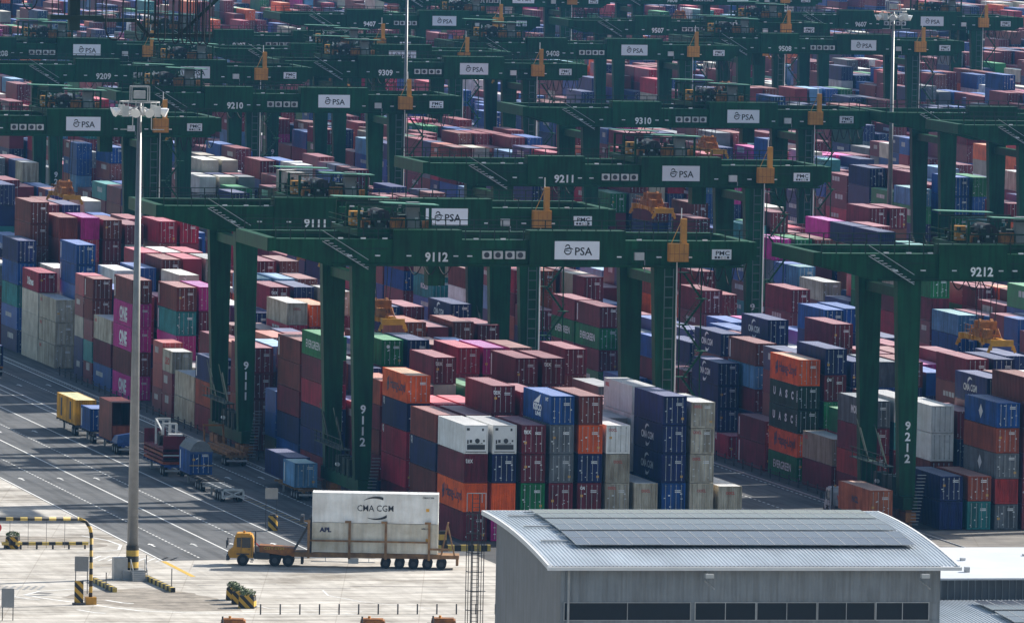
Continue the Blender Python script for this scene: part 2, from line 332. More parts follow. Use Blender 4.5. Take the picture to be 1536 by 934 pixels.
def cmesh(L, H, near):
    """container shell; near = 'door' (open recess for door leaves), 'wall' (corrugated end) or 'plain'"""
    k = (L, H, near)
    if k in _cm: return _cm[k]
    b = MB(); n = int(L/.55)
    corr((0, L-.15), (0, .15), (-1, 0), .16, H-.10, n, .04, b); corr((W, .15), (W, L-.15), (1, 0), .16, H-.10, n, .04, b)
    corr((W-.12, L-.02), (.12, L-.02), (0, 1), .16, H-.1, 8, .04, b)
    for x in (0, W-.12):
        for y in (0, L-.15): b.box(x-.004, x+.124, y, y+.15, .0, H)
        b.box(x+.01, x+.11, .15, L-.15, .02, .16); b.box(x+.01, x+.11, .15, L-.15, H-.10, H-.012)
    for y in (.01, L-.13): b.box(.12, W-.12, y, y+.12, .02, .16); b.box(.12, W-.12, y, y+.12, H-.12, H-.012)
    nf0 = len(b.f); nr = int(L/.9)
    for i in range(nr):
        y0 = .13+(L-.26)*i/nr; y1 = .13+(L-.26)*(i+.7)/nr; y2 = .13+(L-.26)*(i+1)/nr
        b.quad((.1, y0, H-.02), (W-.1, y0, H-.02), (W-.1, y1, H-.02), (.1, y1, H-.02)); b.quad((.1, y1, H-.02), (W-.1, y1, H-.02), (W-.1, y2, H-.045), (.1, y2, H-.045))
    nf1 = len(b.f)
    b.quad((.1, .13, .1), (.1, L-.13, .1), (W-.1, L-.13, .1), (W-.1, .13, .1))
    if near == 'wall': corr((.12, .03), (W-.12, .03), (0, -1), .16, H-.12, 9, .06, b)
    else: b.quad((.12, .12, .16), (W-.12, .12, .16), (W-.12, .12, H-.12), (.12, .12, H-.12))
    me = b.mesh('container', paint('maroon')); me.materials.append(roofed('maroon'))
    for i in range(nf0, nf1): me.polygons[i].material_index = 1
    _cm[k] = me; return me
def door_mesh(H):
    k = ('d', H)
    if k in _cm: return _cm[k]
    b = MB(); w2 = (W-.26)/2; h = H-.30
    b.box(0, w2, .05, .09, 0, h)
    for i in range(4): b.box(.06, w2-.06, .028, .052, .08+i*(h-.1)/4, .08+(i+.72)*(h-.1)/4)
    _cm[k] = b.mesh('door', paint('maroon')); return _cm[k]
def bar_mesh(H):
    k = ('b', H)
    if k in _cm: return _cm[k]
    b = MB(); b.box(-.022, .022, -.02, .022, .02, H-.3)
    b.box(-.05, .05, -.03, .03, .1, .18); b.box(-.05, .05, -.03, .03, H-.5, H-.42)
    _cm[k] = b.mesh('locking_bar', M_bar); return _cm[k]
def marks_mesh(i):
    k = ('m', i)
    if k in _cm: return _cm[k]
    rnd = random.Random(50+i); b = MB()
    for _ in range(rnd.randint(4, 8)):
        x = rnd.choice((.2, .75, 1.45, 1.95))+rnd.uniform(-.1, .1); z = rnd.uniform(.35, 2.25); ww = rnd.uniform(.06, .2); hh = rnd.uniform(.05, .13); b.quad((x, .008, z), (x+ww, .008, z), (x+ww, .008, z+hh), (x, .008, z+hh))
    for j in range(2): b.quad((1.35, .008, 2.1-j*.16), (1.95, .008, 2.1-j*.16), (1.95, .008, 2.19-j*.16), (1.35, .008, 2.19-j*.16))
    _cm[k] = b.mesh('door_marking', M_white); return _cm[k]
def stick_mesh(i):
    k = ('s', i)
    if k in _cm: return _cm[k]
    b = MB(); x, z = ((.25, 1.0), (1.9, .5), (.3, 1.5))[i]
    b.quad((x, .007, z), (x+.26, .007, z), (x+.26, .007, z+.24), (x, .007, z+.24))
    _cm[k] = b.mesh('hazard_sticker', mat('sticker_yellow', (.7, .36, .03), .5)); return _cm[k]
def reefer_mesh(H):
    k = ('r', H)
    if k in _cm: return _cm[k]
    b = MB(); b.box(.14, W-.14, .02, .12, .18, H-.14); b.box(.35, W-.35, -.0, .03, 1.55, H-.3); b.box(.2, 1.0, -.0, .03, 1.0, 1.5)
    _cm[k] = b.mesh('machinery_panel', M_white); return _cm[k]
def reefer_dark(H):
    k = ('rd', H)
    if k in _cm: return _cm[k]
    b = MB(); b.box(.3, W-.3, -.01, .025, .42, .92); b.box(.55, .8, -.02, .03, 1.12, 1.42); b.cyl((1.35, 0, 1.3), .24, .06, 'y', 14); b.box(1.95, 2.1, -.02, .03, 1.2, 1.4); b.box(.3, .45, -.02, .03, 1.0, 1.4); b.box(.25, .55, -.005, .03, H-.55, H-.3); b.box(1.8, 2.0, -.005, .03, H-.6, H-.35); b.box(1.75, 1.85, -.015, .03, 1.0, 1.1); b.box(.5, 1.9, -.012, .028, 1.0, 1.04); b.box(.16, W-.16, -.005, .03, .16, .24)
    _cm[k] = b.mesh('condenser_grille', M_dgrey); return _cm[k]
def make_container(x, y, z, L, H, colr, near, label, logo=None, rz=0, group=None, mark=True, tiltless=True):
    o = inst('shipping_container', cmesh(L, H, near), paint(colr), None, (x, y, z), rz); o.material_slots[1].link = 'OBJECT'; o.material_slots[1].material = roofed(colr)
    tag(o, label, 'container', group)
    rnd = random.Random(int(x*97+y*31+z*13))
    if near == 'door':
        w2 = (W-.26)/2
        for i in range(2):
            d = inst('door', door_mesh(H), paint(colr), o, (.13+i*(w2+.005), 0, .16))
            for t in (.24, .74): link('locking_bar', bar_mesh(H), d, (w2*t, .02, 0))
        if mark:
            tag(link('door_marking', marks_mesh(rnd.randint(0, 5)), o), kind='stuff')
            if rnd.random() < .4: link('hazard_sticker', stick_mesh(rnd.randint(0, 2)), o)
    elif near == 'reefer':
        link('machinery_panel', reefer_mesh(H), o); tag(link('condenser_grille', reefer_dark(H), o), kind='stuff')
    if logo: add_logo(o, logo, L, H)
    return o
def hook_emblem(o, L, H, y):
    b = MB(); x = -.012
    for k, (dy, z0, z1) in enumerate(((0, .62, 2.1), (.55, .8, 2.3))): b.poly([(x, y+.0-dy, z0), (x, y-.42-dy, z0+.15), (x, y-.42-dy, z1), (x, y-dy, z1-.15)])
    b.poly([(x-.003, y+.1, 1.2), (x-.003, y-1.05, 1.35), (x-.003, y-1.05, 1.7), (x-.003, y+.1, 1.55)]).build('emblem', M_hblue, o)
def swoosh(o, L, H, m, x=-.012, yc=None):
    for s in (1, -1):
        b = MB(); pts = []
        for i in range(7):
            a = R(60+i*14) if s > 0 else R(-120+i*14); pts.append((cos(a)*1.25, sin(a)*1.0, .05+.16*(i if s > 0 else 6-i)/6))
        for p, q in zip(pts, pts[1:]):
            b.poly([(x, yc-p[0], H/2+p[1]-p[2]), (x, yc-q[0], H/2+q[1]-q[2]), (x, yc-q[0], H/2+q[1]+q[2]), (x, yc-p[0], H/2+p[1]+p[2])])
        b.build('logo_arc', m, o)
def add_logo(o, logo, L, H):
    S = lambda s, m, y, z, size, wd=None, bold=.03: letters(s, m, o, (-.012, y, z), size, bold, wd, side=True)
    F = lambda s, m, x, z, size, wd=None, bold=.03: letters(s, m, o, (x, -.012, z), size, bold, wd)
    for lg in logo.split('+'):
        if lg == 'hapag': hook_emblem(o, L, H, L*.80); S('Hapag-Lloyd', M_hblue, L*.38, H*.5, 1.5, L*.60, .015)
        elif lg == 'cma': S('CMA CGM', M_white, L*.52, H*.5, 1.0, L*.42); swoosh(o, L, H, M_white, yc=L*.52)
        elif lg == 'one': S('ONE', M_white, L*.45, H*.52, 2.0, L*.42, .05); S('OCEAN NETWORK', M_white, L*.45, H*.2, .3, L*.42)
        elif lg == 'ever': S('EVERGREEN', M_white, L*.50, H*.5, 1.2, L*.62, .012)
        elif lg == 'uasc':
            for i, ch in enumerate('UASC'): S(ch, M_white, L*(.83-i*.21), H*.55, 1.15, .95, .05)
            letters('UASC', M_white, o, (-.012, .45, H*.55), .5, .05).rotation_euler = (0, R(90), -pi/2)
        elif lg == 'bcl': S('BCL', M_white, L*.4, H*.5, 1.9, L*.6, .05); F('BCL', M_white, .8, H*.72, .5)
        elif lg == 'kisco': S('KISCO', M_white, L*.48, H*.47, .9, L*.30, .05); S('LINE', M_white, L*.45, H*.25, .55, L*.2, .05); MB().poly([(-.012, L*.62, H*.62), (-.012, L*.42, H*.62), (-.012, L*.36, H*.95)]).build('emblem', M_white, o); S('INT', M_white, L*.14, H*.84, .5, 1.2)
        elif lg == 'mol': S('MOL', M_white, L*.45, H*.55, 1.1, L*.22, .05)
        elif lg == 'apl': S('APL', M_hblue, L*.9, H*.7, .5, 1.2)
        elif lg == 'tex': F('tex', M_white, .55, H*.77, .8, .75, .012)
        elif lg == 'oocl': F('OOCL', M_ored, .65, H*.83, .4, .85, .02)
        elif lg == 'oocls': S('OOCL', M_ored, L*.88, H*.8, .5, 1.5, .06)
        elif lg == 'oocle': F('OOCL', M_ored, 1.22, H*.73, .4, .9, .02)
        elif lg == 'q': S('Q', M_white, L*.93, H*.85, .9, .7, .06)
        elif lg == 'cai': F('CAI', M_white, .5, H*.83, .4, .5, .05)
        elif lg == 'hs': S('HS', M_white, L*.4, H*.5, 1.2, L*.5, .04)
        elif lg == 'leo': S('LEO', M_ored, L*.5, H*.5, 1.1, L*.5, .04)
        elif lg == 'xl': S('Xlines', M_white, L*.5, H*.45, 1.3, L*.4, .04)
        elif lg == 'codes': S('KOLU', M_white, L*.45, H*.5, .9, L*.35, .04)
        elif lg == 'stripe': MB().quad((-.012, L-.5, .3), (-.012, L-.9, .3), (-.012, L-.9, H-.3), (-.012, L-.5, H-.3)).build('side_stripe', M_white, o)
        elif lg == 'circle': MB().tube([(.75, -.012, H*.74), (.75, -.02, H*.74)], .2, 14).build('emblem', M_white, o)
        elif lg == 'star': MB().tube([(-.012, L*.5, H*.5), (-.02, L*.5, H*.5)], .75, 4).build('emblem', M_white, o)
# ---- stacks seen in the photograph: (column, row, bay, top height, 'colour[:logo][/near]' from the top down, length)
S40, S20 = 12.19, 6.06
def P(c, r, b, z, cols, L=S40): MAN.append((c, r, b, z, cols.split(), L))
MAN = []
P(0, 0, 0, 11.6, 'white/reefer maroon:tex/wall orange:hapag/wall maroon'); P(0, 1, 0, 11.6, 'white/reefer navy orange/wall magenta'); P(0, 2, 0, 11.6, 'maroon:tex maroon green maroon')
P(0, 3, 0, 14.5, 'blue:kisco grey grey maroon maroon'); P(0, 4, 0, 14.5, 'brown orange navy maroon:cai maroon'); P(0, 5, 0, 11.5, 'white:oocl cream:oocle/wall cream:oocl cream')
P(0, 6, 0, 5.7, 'cream:oocle/wall cream'); P(0, 7, 0, 14.5, 'navy navy:cma navy:cma blue:apl maroon'); P(0, 8, 0, 13.9, 'cream:oocl cream:oocl cream:oocl cream:oocle/wall cream'); P(0, 9, 0, 5.6, 'cream:oocle/wall cream')
P(0, 0, 1.0, 11.8, 'brown navy:q brown maroon'); P(0, 1, 1.0, 11.6, 'maroon maroon maroon navy'); P(0, 2, 1.05, 14.6, 'maroon:tex maroon navy blue grey'); P(0, 3, 1.0, 13.9, 'maroon navy blue brown maroon')
P(0, 4, 1.0, 11.6, 'navy maroon maroon brown'); P(0, 5, 1.0, 11.4, 'grey/wall white brown maroon'); P(0, 6, 1.0, 11.4, 'grey/wall grey maroon maroon'); P(0, 7, 1.05, 14.5, 'white:oocls white white navy navy'); P(0, 8, 1.0, 11.6, 'maroon brown navy maroon'); P(0, 9, 1.0, 5.7, 'maroon brown')
P(0, 0, 2.1, 14.6, 'orange:hapag navy:q crimson:q crimson maroon'); P(0, 1, 2.1, 11.6, 'crimson maroon maroon brown'); P(0, 2, 2.1, 11.6, 'crimson maroon brown navy'); P(0, 3, 2.1, 11.0, 'maroon brown navy blue')
P(0, 4, 2.1, 11.4, 'maroon navy brown maroon'); P(0, 5, 2.1, 11.6, 'rust maroon brown navy'); P(0, 6, 2.1, 11.4, 'brown maroon maroon brown'); P(0, 7, 2.1, 11.6, 'maroon brown navy maroon'); P(0, 8, 2.1, 11.6, 'maroon maroon navy brown')
P(0, 0, 3.1, 13.0, 'rust maroon brown maroon navy')
P(0, 3, 4.15, 14.6, 'maroon:tex cream navy maroon brown'); P(0, 5, 5.3, 14.6, 'crimson maroon navy maroon brown'); P(0, 6, 5.3, 14.6, 'magenta maroon navy maroon brown'); P(0, 7, 4.1, 14.7, 'maroon:tex maroon navy brown maroon'); P(0, 6, 4.1, 14.7, 'maroon:stripe brown navy brown maroon')
P(0, 9, 5.2, 14.6, 'maroon brown navy maroon brown'); P(0, 8, 5.2, 13.3, 'maroon brown blue navy maroon'); P(0, 7, 5.3, 14.6, 'brown maroon navy brown maroon')
P(0, 3, 6.2, 14.7, 'green:circle maroon grey brown maroon'); P(0, 4, 6.2, 14.7, 'navy blue maroon brown maroon'); P(0, 5, 6.3, 14.0, 'brown maroon brown maroon navy'); P(0, 6, 6.3, 14.0, 'blue navy maroon maroon brown')
P(0, 6, 8.4, 14.6, 'rust maroon brown navy maroon'); P(0, 7, 8.5, 13.9, 'maroon/wall brown navy maroon brown'); P(0, 8, 8.5, 14.6, 'brown maroon navy maroon brown'); P(0, 9, 8.5, 14.2, 'maroon brown navy navy maroon')
P(0, 8, 10.5, 14.8, 'maroon brown navy maroon brown'); P(0, 7, 10.5, 14.6, 'navy maroon brown maroon brown'); P(0, 9, 9.6, 15.5, 'navy:cma maroon brown navy blue maroon')
P(0, 0, 5.3, 15.5, 'green:ever maroon crimson navy navy maroon'); P(0, 0, 6.35, 14.3, 'brown:stripe brown maroon navy blue'); P(0, 0, 7.3, 7.8, 'blue:bcl blue:bcl olive:uasc', S20); P(0, 1, 7.5, 11.7, 'navy navy maroon maroon'); P(0, 0, 8.4, 11.9, 'maroon maroon brown maroon'); P(0, 1, 8.6, 11.7, 'sky brown maroon maroon')
P(0, 2, 9.7, 11.6, 'rust sky crimson maroon'); P(0, 5, 13.2, 14.8, 'maroon:tex sky crimson brown navy'); P(0, 4, 11.3, 14.2, 'cream:oocle/wall crimson maroon navy brown'); P(0, 5, 11.4, 14.0, 'orange maroon crimson brown navy'); P(0, 6, 13.2, 14.8, 'navy blue maroon brown maroon'); P(0, 7, 12.6, 14.6, 'cream:oocls maroon brown maroon navy')
P(0, 9, 17.2, 14.7, 'brown maroon maroon navy blue'); P(0, 8, 17.2, 14.7, 'maroon maroon brown navy blue'); P(0, 6, 15.2, 13.9, 'sky blue maroon brown navy'); P(0, 7, 15.2, 13.9, 'sky blue maroon brown navy'); P(0, 8, 15.2, 13.9, 'brown maroon blue brown navy')
P(0, 0, 11.0, 5.8, 'cream cream'); P(0, 0, 12.05, 7.9, 'cream:leo maroon maroon', S20); P(0, 0, 12.55, 8.4, 'red:hs red:hs maroon', S20); P(0, 1, 12.1, 5.7, 'grey navy'); P(0, 0, 10.0, 8.6, 'navy:stripe rust maroon')
P(0, 1, 13.1, 14.4, 'brown:stripe teal:stripe magenta:one maroon maroon'); P(0, 2, 13.15, 14.6, 'magenta maroon crimson brown maroon'); P(0, 2, 11.6, 11.4, 'brown:stripe white:codes maroon navy', S20); P(0, 3, 11.4, 11.0, 'brown maroon white brown'); P(0, 3, 15.3, 14.3, 'cream:oocls cream maroon brown navy'); P(0, 4, 17.4, 14.8, 'brown maroon brown maroon navy'); P(0, 5, 17.5, 14.8, 'crimson/wall maroon brown navy maroon')
P(0, 4, 18.5, 14.8, 'crimson maroon brown brown maroon'); P(0, 5, 18.6, 14.8, 'cream maroon brown brown maroon'); P(0, 6, 18.6, 14.8, 'crimson maroon brown brown maroon'); P(0, 6, 17.5, 14.6, 'cream maroon brown navy brown')
P(0, 0, 14.1, 14.6, 'brown:stripe magenta:one magenta:one brown magenta:one'); P(0, 0, 15.15, 8.6, 'cream:oocls maroon blue:codes'); P(0, 0, 16.15, 12.9, 'brown:stripe brown maroon:stripe teal maroon', S20); P(0, 0, 16.65, 12.9, 'crimson:q maroon cream:oocls navy navy', S20)
P(0, 1, 15.2, 11.6, 'brown maroon navy brown'); P(0, 1, 16.2, 11.6, 'blue:bcl blue maroon brown'); P(0, 0, 18.2, 8.6, 'cream:oocls cream:oocls cream:oocls'); P(0, 0, 19.2, 11.4, 'crimson:xl cream:oocls cream:oocls cream:oocls'); P(0, 1, 18.3, 15.6, 'blue:stripe blue:stripe blue navy maroon navy'); P(0, 1, 19.6, 11.6, 'cream cream maroon navy'); P(0, 2, 17.5, 12.9, 'white white cream maroon brown'); P(0, 3, 17.5, 13.2, 'blue blue navy maroon brown')
P(0, 0, 20.4, 14.6, 'navy blue teal blue navy'); P(0, 1, 21.0, 19.0, 'brown brown maroon blue navy maroon brown'); P(0, 2, 20.6, 17.6, 'brown/wall brown maroon brown navy maroon'); P(0, 3, 20.6, 17.3, 'magenta/wall crimson maroon navy brown navy'); P(0, 4, 20.6, 17.0, 'brown maroon maroon brown navy blue')
P(0, 5, 20.6, 16.6, 'maroon white grey maroon brown navy')
P(1, 0, 0, 5.6, 'navy navy/wall'); P(1, 1, 0, 5.6, 'rust teal'); P(1, 2, 0, 13.1, 'blue:star rust grey:star red/wall grey'); P(1, 3, 0, 15.5, 'brown maroon brown maroon maroon maroon'); P(1, 4, 0, 14.5, 'brown maroon maroon brown maroon')
P(1, 1, 1.1, 11.6, 'white white brown maroon'); P(1, 3, 1.05, 14.6, 'navy:cma maroon brown navy maroon'); P(1, 4, 1.05, 14.6, 'brown maroon navy brown maroon'); P(1, 5, 1.05, 14.6, 'white maroon navy brown maroon'); P(1, 2, 1.1, 11.0, 'maroon navy maroon brown')
P(1, 0, 2.2, 10.9, 'grey:mol maroon red maroon'); P(1, 1, 2.2, 11.2, 'white teal maroon brown'); P(1, 0, 3.3, 5.7, 'beige:oocls maroon'); P(1, 1, 3.3, 8.4, 'green:circle crimson maroon'); P(1, 5, 3.2, 14.6, 'maroon brown navy maroon brown'); P(1, 6, 3.2, 14.6, 'navy navy maroon brown maroon'); P(1, 7, 3.6, 15.0, 'navy maroon brown navy maroon')
P(1, 0, 4.4, 13.3, 'orange:hapag olive:uasc olive:uasc orange:hapag green:ever'); P(1, 1, 4.4, 14.5, 'navy maroon:cai green:circle maroon brown'); P(1, 0, 5.45, 5.6, 'maroon:stripe maroon:stripe'); P(1, 0, 6.7, 2.6, 'crimson:q', S20)
P(1, 1, 5.5, 13.0, 'navy:codes maroon brown maroon navy'); P(1, 1, 6.7, 12.7, 'brown:stripe sky maroon navy maroon'); P(1, 0, 7.1, 10.3, 'navy:cma navy navy navy'); P(1, 1, 7.9, 12.2, 'navy:cma maroon brown maroon navy'); P(1, 1, 9.0, 11.1, 'navy navy maroon navy'); P(1, 0, 8.2, 8.4, 'maroon:stripe maroon navy')
P(1, 5, 7.5, 14.6, 'maroon brown navy maroon brown'); P(1, 3, 8.0, 14.4, 'navy:cma maroon navy brown maroon'); P(1, 7, 9.4, 14.9, 'blue navy maroon brown blue'); P(1, 5, 12.1, 14.9, 'maroon maroon maroon:tex brown navy'); P(1, 9, 12.3, 14.6, 'maroon maroon:tex brown navy brown'); P(1, 8, 9.6, 14.6, 'blue navy maroon brown blue')
P(1, 0, 11.5, 12.95, 'maroon:stripe green:ever maroon green:ever navy'); P(1, 0, 12.5, 12.0, 'maroon green:ever maroon green navy'); P(1, 0, 18.6, 13.5, 'beige teal:codes blue blue maroon'); P(1, 0, 10.4, 5.6, 'blue navy')
# ---- random fill behind and between them
def mixcol(rnd):
    return rnd.choices(['maroon', 'brown', 'navy', 'blue', 'crimson', 'magenta', 'orange', 'green', 'olive', 'cream', 'white', 'grey', 'sky', 'teal', 'rust', 'beige'],
                       [38, 9, 18, 13, 6, 2, 3, 3.5, 1.5, 5, 3.0, 3, 2.5, 3, 1.5, 1])[0]
def proj(x, y, z):
    a = CM @ np.array([x, y, z-HC]); return 768+FPX*a[0]/a[2], 467-FPX*a[1]/a[2], a[2]
BOX = []      # (x, y, z, L, H, colour, near, logo, col, row, bay, tier_from_top, n)
def add_stack(c, r, y, ztop, cols, L, bay):
    n = len(cols); H = min(max(ztop/n, 2.591), 2.896); H = 2.896 if H > 2.75 else 2.591
    hs = [H]*n; e = ztop-sum(hs)
    for i in range(n):
        if e < -.16 and hs[i] > 2.6: hs[i] = 2.591; e += .305
        elif e > .16 and hs[i] < 2.6: hs[i] = 2.896; e -= .305
    z = 0.012
    x = COLX[c]+ROWP*r+random.uniform(-.05, .05); yj = random.uniform(-.08, .08)
    for i in reversed(range(n)):
        s = cols[i]; near = 'door'
        if '/' in s: s, near = s.split('/')
        k, _, lg = s.partition(':')
        BOX.append((x+random.uniform(-.025, .025), y+yj+random.uniform(-.03, .03), z, L, hs[i], k, near, lg or None, c, r, bay, i, n)); z += hs[i]+.03
man_y = {}
for c, r, b, zt, cols, L in MAN:
    y = YB[c]+BAYP*b
    add_stack(c, r, y, zt, cols, L, b); man_y.setdefault((c, r), []).append((y, y+L))
def free(c, r, y0, y1): return all(y1 < a-.2 or y0 > b+.2 for a, b in man_y.get((c, r), ()))
rnd = random.Random(11)
for c in range(14):
    b = 0
    tgt = [4]*10
    nb = int((2950-YB[c])/BAYP)
    for b in range(nb):
        y = YB[c]+BAYP*b+.25*c
        if b % 3 == 0 or rnd.random() < .3:
            base = rnd.choice((2, 3, 4, 4, 5, 5) if y < 1080 else (3, 4, 5, 5, 6, 6)); tgt = [max(0, min(6, base+rnd.choice((-2, -1, 0, 0, 0, 1)))) for _ in range(10)]
        twenty = rnd.random() < .22
        fam = [mixcol(rnd) for _ in range(3)]
        for r in range(10):
            x = COLX[c]+ROWP*r
            u0, v0, d0 = proj(x, y, 14.5); u1, v1, d1 = proj(x+W, y, 0)
            if u0 < -60 or u0 > 1600 or v0 > 960 or v1 < -8: continue
            h = tgt[r]+rnd.choice((-1, 0, 0, 0, 1))
            if c == 0 and b < 20: h = min(h, 4 if b > 2 else 3) if rnd.random() < .85 else 4
            if c == 0 and b < 20 and r == 0: h = 0
            if c == 1 and b < 13: h = min(h, 4); h = 0 if r == 0 and b < 19 else h
            if c == 0 and 20 <= b < 30 and r < 3: h = min(h, 4)
            h = max(0, min((5 if y < 1080 else 6) if rnd.random() < .93 else 7, h))
            if rnd.random() < .05: h = 0
            if h == 0: continue
            hc = 2.591 if rnd.random() < .45 else 2.896
            for (yy, L) in (((y, S20), (y+6.2, S20)) if twenty else ((y, S40),)):
                if not free(c, r, yy, yy+L): continue
                cols = [(rnd.choice(fam) if rnd.random() < .45 else mixcol(rnd))+('/wall' if rnd.random() < .22 else '') for _ in range(h)]
                add_stack(c, r, yy, h*hc, cols, L, b)
# ---- which boxes does the camera see most of: a small depth buffer
def visible(boxes, wpx=768, hpx=467):
    k = wpx/1536.0; zb = np.full((hpx, wpx), 1e9); ib = np.full((hpx, wpx), -1, int)
    for i, bx in enumerate(boxes):
        x, y, z, L, H = bx[:5]
        P8 = np.array([[x, y, z], [x+W, y, z], [x+W, y, z+H], [x, y, z+H], [x, y+L, z], [x, y+L, z+H], [x+W, y+L, z+H]])
        a = (P8-np.array([0, 0, HC])) @ CM.T; uv = np.c_[768+FPX*a[:, 0]/a[:, 2], 467-FPX*a[:, 1]/a[:, 2]]*k
        for q in ((0, 1, 2, 3), (4, 0, 3, 5), (3, 2, 6, 5)):
            p = uv[list(q)]; x0, y0 = np.floor(p.min(0)).astype(int); x1, y1 = np.ceil(p.max(0)).astype(int)
            x0 = max(x0, 0); y0 = max(y0, 0); x1 = min(x1, wpx-1); y1 = min(y1, hpx-1)
            if x1 < x0 or y1 < y0: continue
            sg = np.sign(np.sum(p[:, 0]*np.roll(p[:, 1], -1)-np.roll(p[:, 0], -1)*p[:, 1]))
            gx, gy = np.meshgrid(np.arange(x0, x1+1)+.5, np.arange(y0, y1+1)+.5); ins = np.ones(gx.shape, bool)
            for j in range(4):
                (ax, ay), (bx_, by_) = p[j], p[(j+1) % 4]
                ins &= sg*((bx_-ax)*(gy-ay)-(by_-ay)*(gx-ax)) >= -1e-6
            if not ins.any(): continue
            d = a[list(q), 2].mean(); sub = zb[y0:y1+1, x0:x1+1]; m = ins & (d < sub); sub[m] = d; ib[y0:y1+1, x0:x1+1][m] = i
    return np.bincount(ib[ib >= 0], minlength=len(boxes))
vis = visible(BOX)
order = sorted(range(len(BOX)), key=lambda i: -vis[i])
single = set(i for i in order[:300] if vis[i] > 0)
def ordw(n):
    a = ['zeroth', 'first', 'second', 'third', 'fourth', 'fifth', 'sixth', 'seventh', 'eighth', 'ninth', 'tenth', 'eleventh', 'twelfth', 'thirteenth', 'fourteenth', 'fifteenth', 'sixteenth', 'seventeenth', 'eighteenth', 'nineteenth', 'twentieth']
    if n <= 20: return a[n]
    return ['twenty', 'thirty', 'forty', 'fifty', 'sixty', 'seventy', 'eighty', 'ninety'][n//10-2]+('-'+a[n % 10] if n % 10 else 'th')
ORD = ['first', 'second', 'third', 'fourth', 'fifth', 'sixth', 'seventh', 'eighth', 'ninth', 'tenth']
COLN = ['near left block', 'near right block', 'third block', 'fourth block', 'fifth block', 'sixth block', 'seventh block', 'eighth block', 'ninth block']+['far block']*6
seen = {}
LT = {'hapag': 'with dark blue hook emblem', 'cma': 'with white arc logo', 'one': 'with big white letters', 'ever': 'with white lettering', 'uasc': 'with spaced white letters', 'kisco': 'with white ship emblem', 'oocl': 'with small red lettering', 'oocle': 'with red lettering on corrugated end', 'tex': 'with white lettering on door', 'bcl': 'with bold white letters'}
for i in sorted(single):
    x, y, z, L, H, k, near, lg, c, r, b, t, n = BOX[i]
    tier = 'topmost' if t == 0 else ('bottom' if t == n-1 else ORD[n-1-t]+' tier')
    ln = '20-foot ' if L < 7 else ''
    kind = {'reefer': 'refrigerated container', 'wall': 'container', 'door': 'container'}[near]
    bay = int(round((y-YB[c])/BAYP))
    where = 'front bay' if bay == 0 else ordw(bay)+' bay back'
    lab = '%s %s%s, %s, stack %s from left, %s, %s' % (NICE[k], ln, kind, tier, ORD[r], where, COLN[c])
    if lab in seen:
        seen[lab] += 1; lab = lab.replace(', stack', ' (%s half), stack' % ('rear' if (y-YB[c])/BAYP % 1 < .55 else 'near'))
    seen[lab] = 1
    make_container(x, y, z, L, H, k, near, lab, lg, 0, 'containers stacked in the yard blocks')
# ---- the rest as one mass
def far_paint(end):
    m = bpy.data.materials.new('far_container_'+('end' if end else 'paint')); m.use_nodes = True; n = m.node_tree.nodes; l = m.node_tree.links; b = n['Principled BSDF']; b.inputs['Roughness'].default_value = .5
    at = n.new('ShaderNodeAttribute'); at.attribute_name = 'paint'; tc = n.new('ShaderNodeTexCoord')
    tx = n.new('ShaderNodeTexNoise'); tx.inputs['Scale'].default_value = .5; tx.inputs['Detail'].default_value = 6; l.new(tc.outputs['Object'], tx.inputs['Vector'])
    rp = n.new('ShaderNodeValToRGB'); rp.color_ramp.elements[0].position = .3; rp.color_ramp.elements[0].color = (.6, .58, .56, 1); rp.color_ramp.elements[1].position = .7; rp.color_ramp.elements[1].color = (1.1, 1.1, 1.1, 1); l.new(tx.outputs[0], rp.inputs[0])
    mx = n.new('ShaderNodeMix'); mx.data_type = 'RGBA'; mx.blend_type = 'MULTIPLY'; mx.inputs[0].default_value = 1; l.new(at.outputs['Color'], mx.inputs[6]); l.new(rp.outputs[0], mx.inputs[7]); last = mx.outputs[2]
    if end:
        uv = n.new('ShaderNodeUVMap'); sp = n.new('ShaderNodeSeparateXYZ'); l.new(uv.outputs[0], sp.inputs[0])
        pp = n.new('ShaderNodeMath'); pp.operation = 'PINGPONG'; pp.inputs[1].default_value = .25; l.new(sp.outputs[0], pp.inputs[0])
        cmp_ = n.new('ShaderNodeMath'); cmp_.operation = 'COMPARE'; cmp_.inputs[1].default_value = .13; cmp_.inputs[2].default_value = .011; l.new(pp.outputs[0], cmp_.inputs[0])
        m2 = n.new('ShaderNodeMix'); m2.data_type = 'RGBA'; mu = n.new('ShaderNodeMath'); mu.operation = 'MULTIPLY'; mu.inputs[1].default_value = .55; l.new(cmp_.outputs[0], mu.inputs[0]); l.new(mu.outputs[0], m2.inputs[0])
        l.new(last, m2.inputs[6]); m2.inputs[7].default_value = (.4, .4, .4, 1)
        n2 = n.new('ShaderNodeTexNoise'); n2.inputs['Scale'].default_value = 4.2; n2.inputs['Detail'].default_value = 1; l.new(tc.outputs['Object'], n2.inputs['Vector'])
        gt = n.new('ShaderNodeMath'); gt.operation = 'GREATER_THAN'; gt.inputs[1].default_value = .70; l.new(n2.outputs[0], gt.inputs[0])
        m3 = n.new('ShaderNodeMix'); m3.data_type = 'RGBA'; l.new(gt.outputs[0], m3.inputs[0]); l.new(m2.outputs[2], m3.inputs[6]); m3.inputs[7].default_value = (.65, .65, .62, 1); last = m3.outputs[2]
    l.new(last, b.inputs['Base Color'])
    return m
rest = [BOX[i] for i in range(len(BOX)) if i not in single]
V = []; Fc = []; Pc = []; Mi = []; UV = []
rr = random.Random(3)
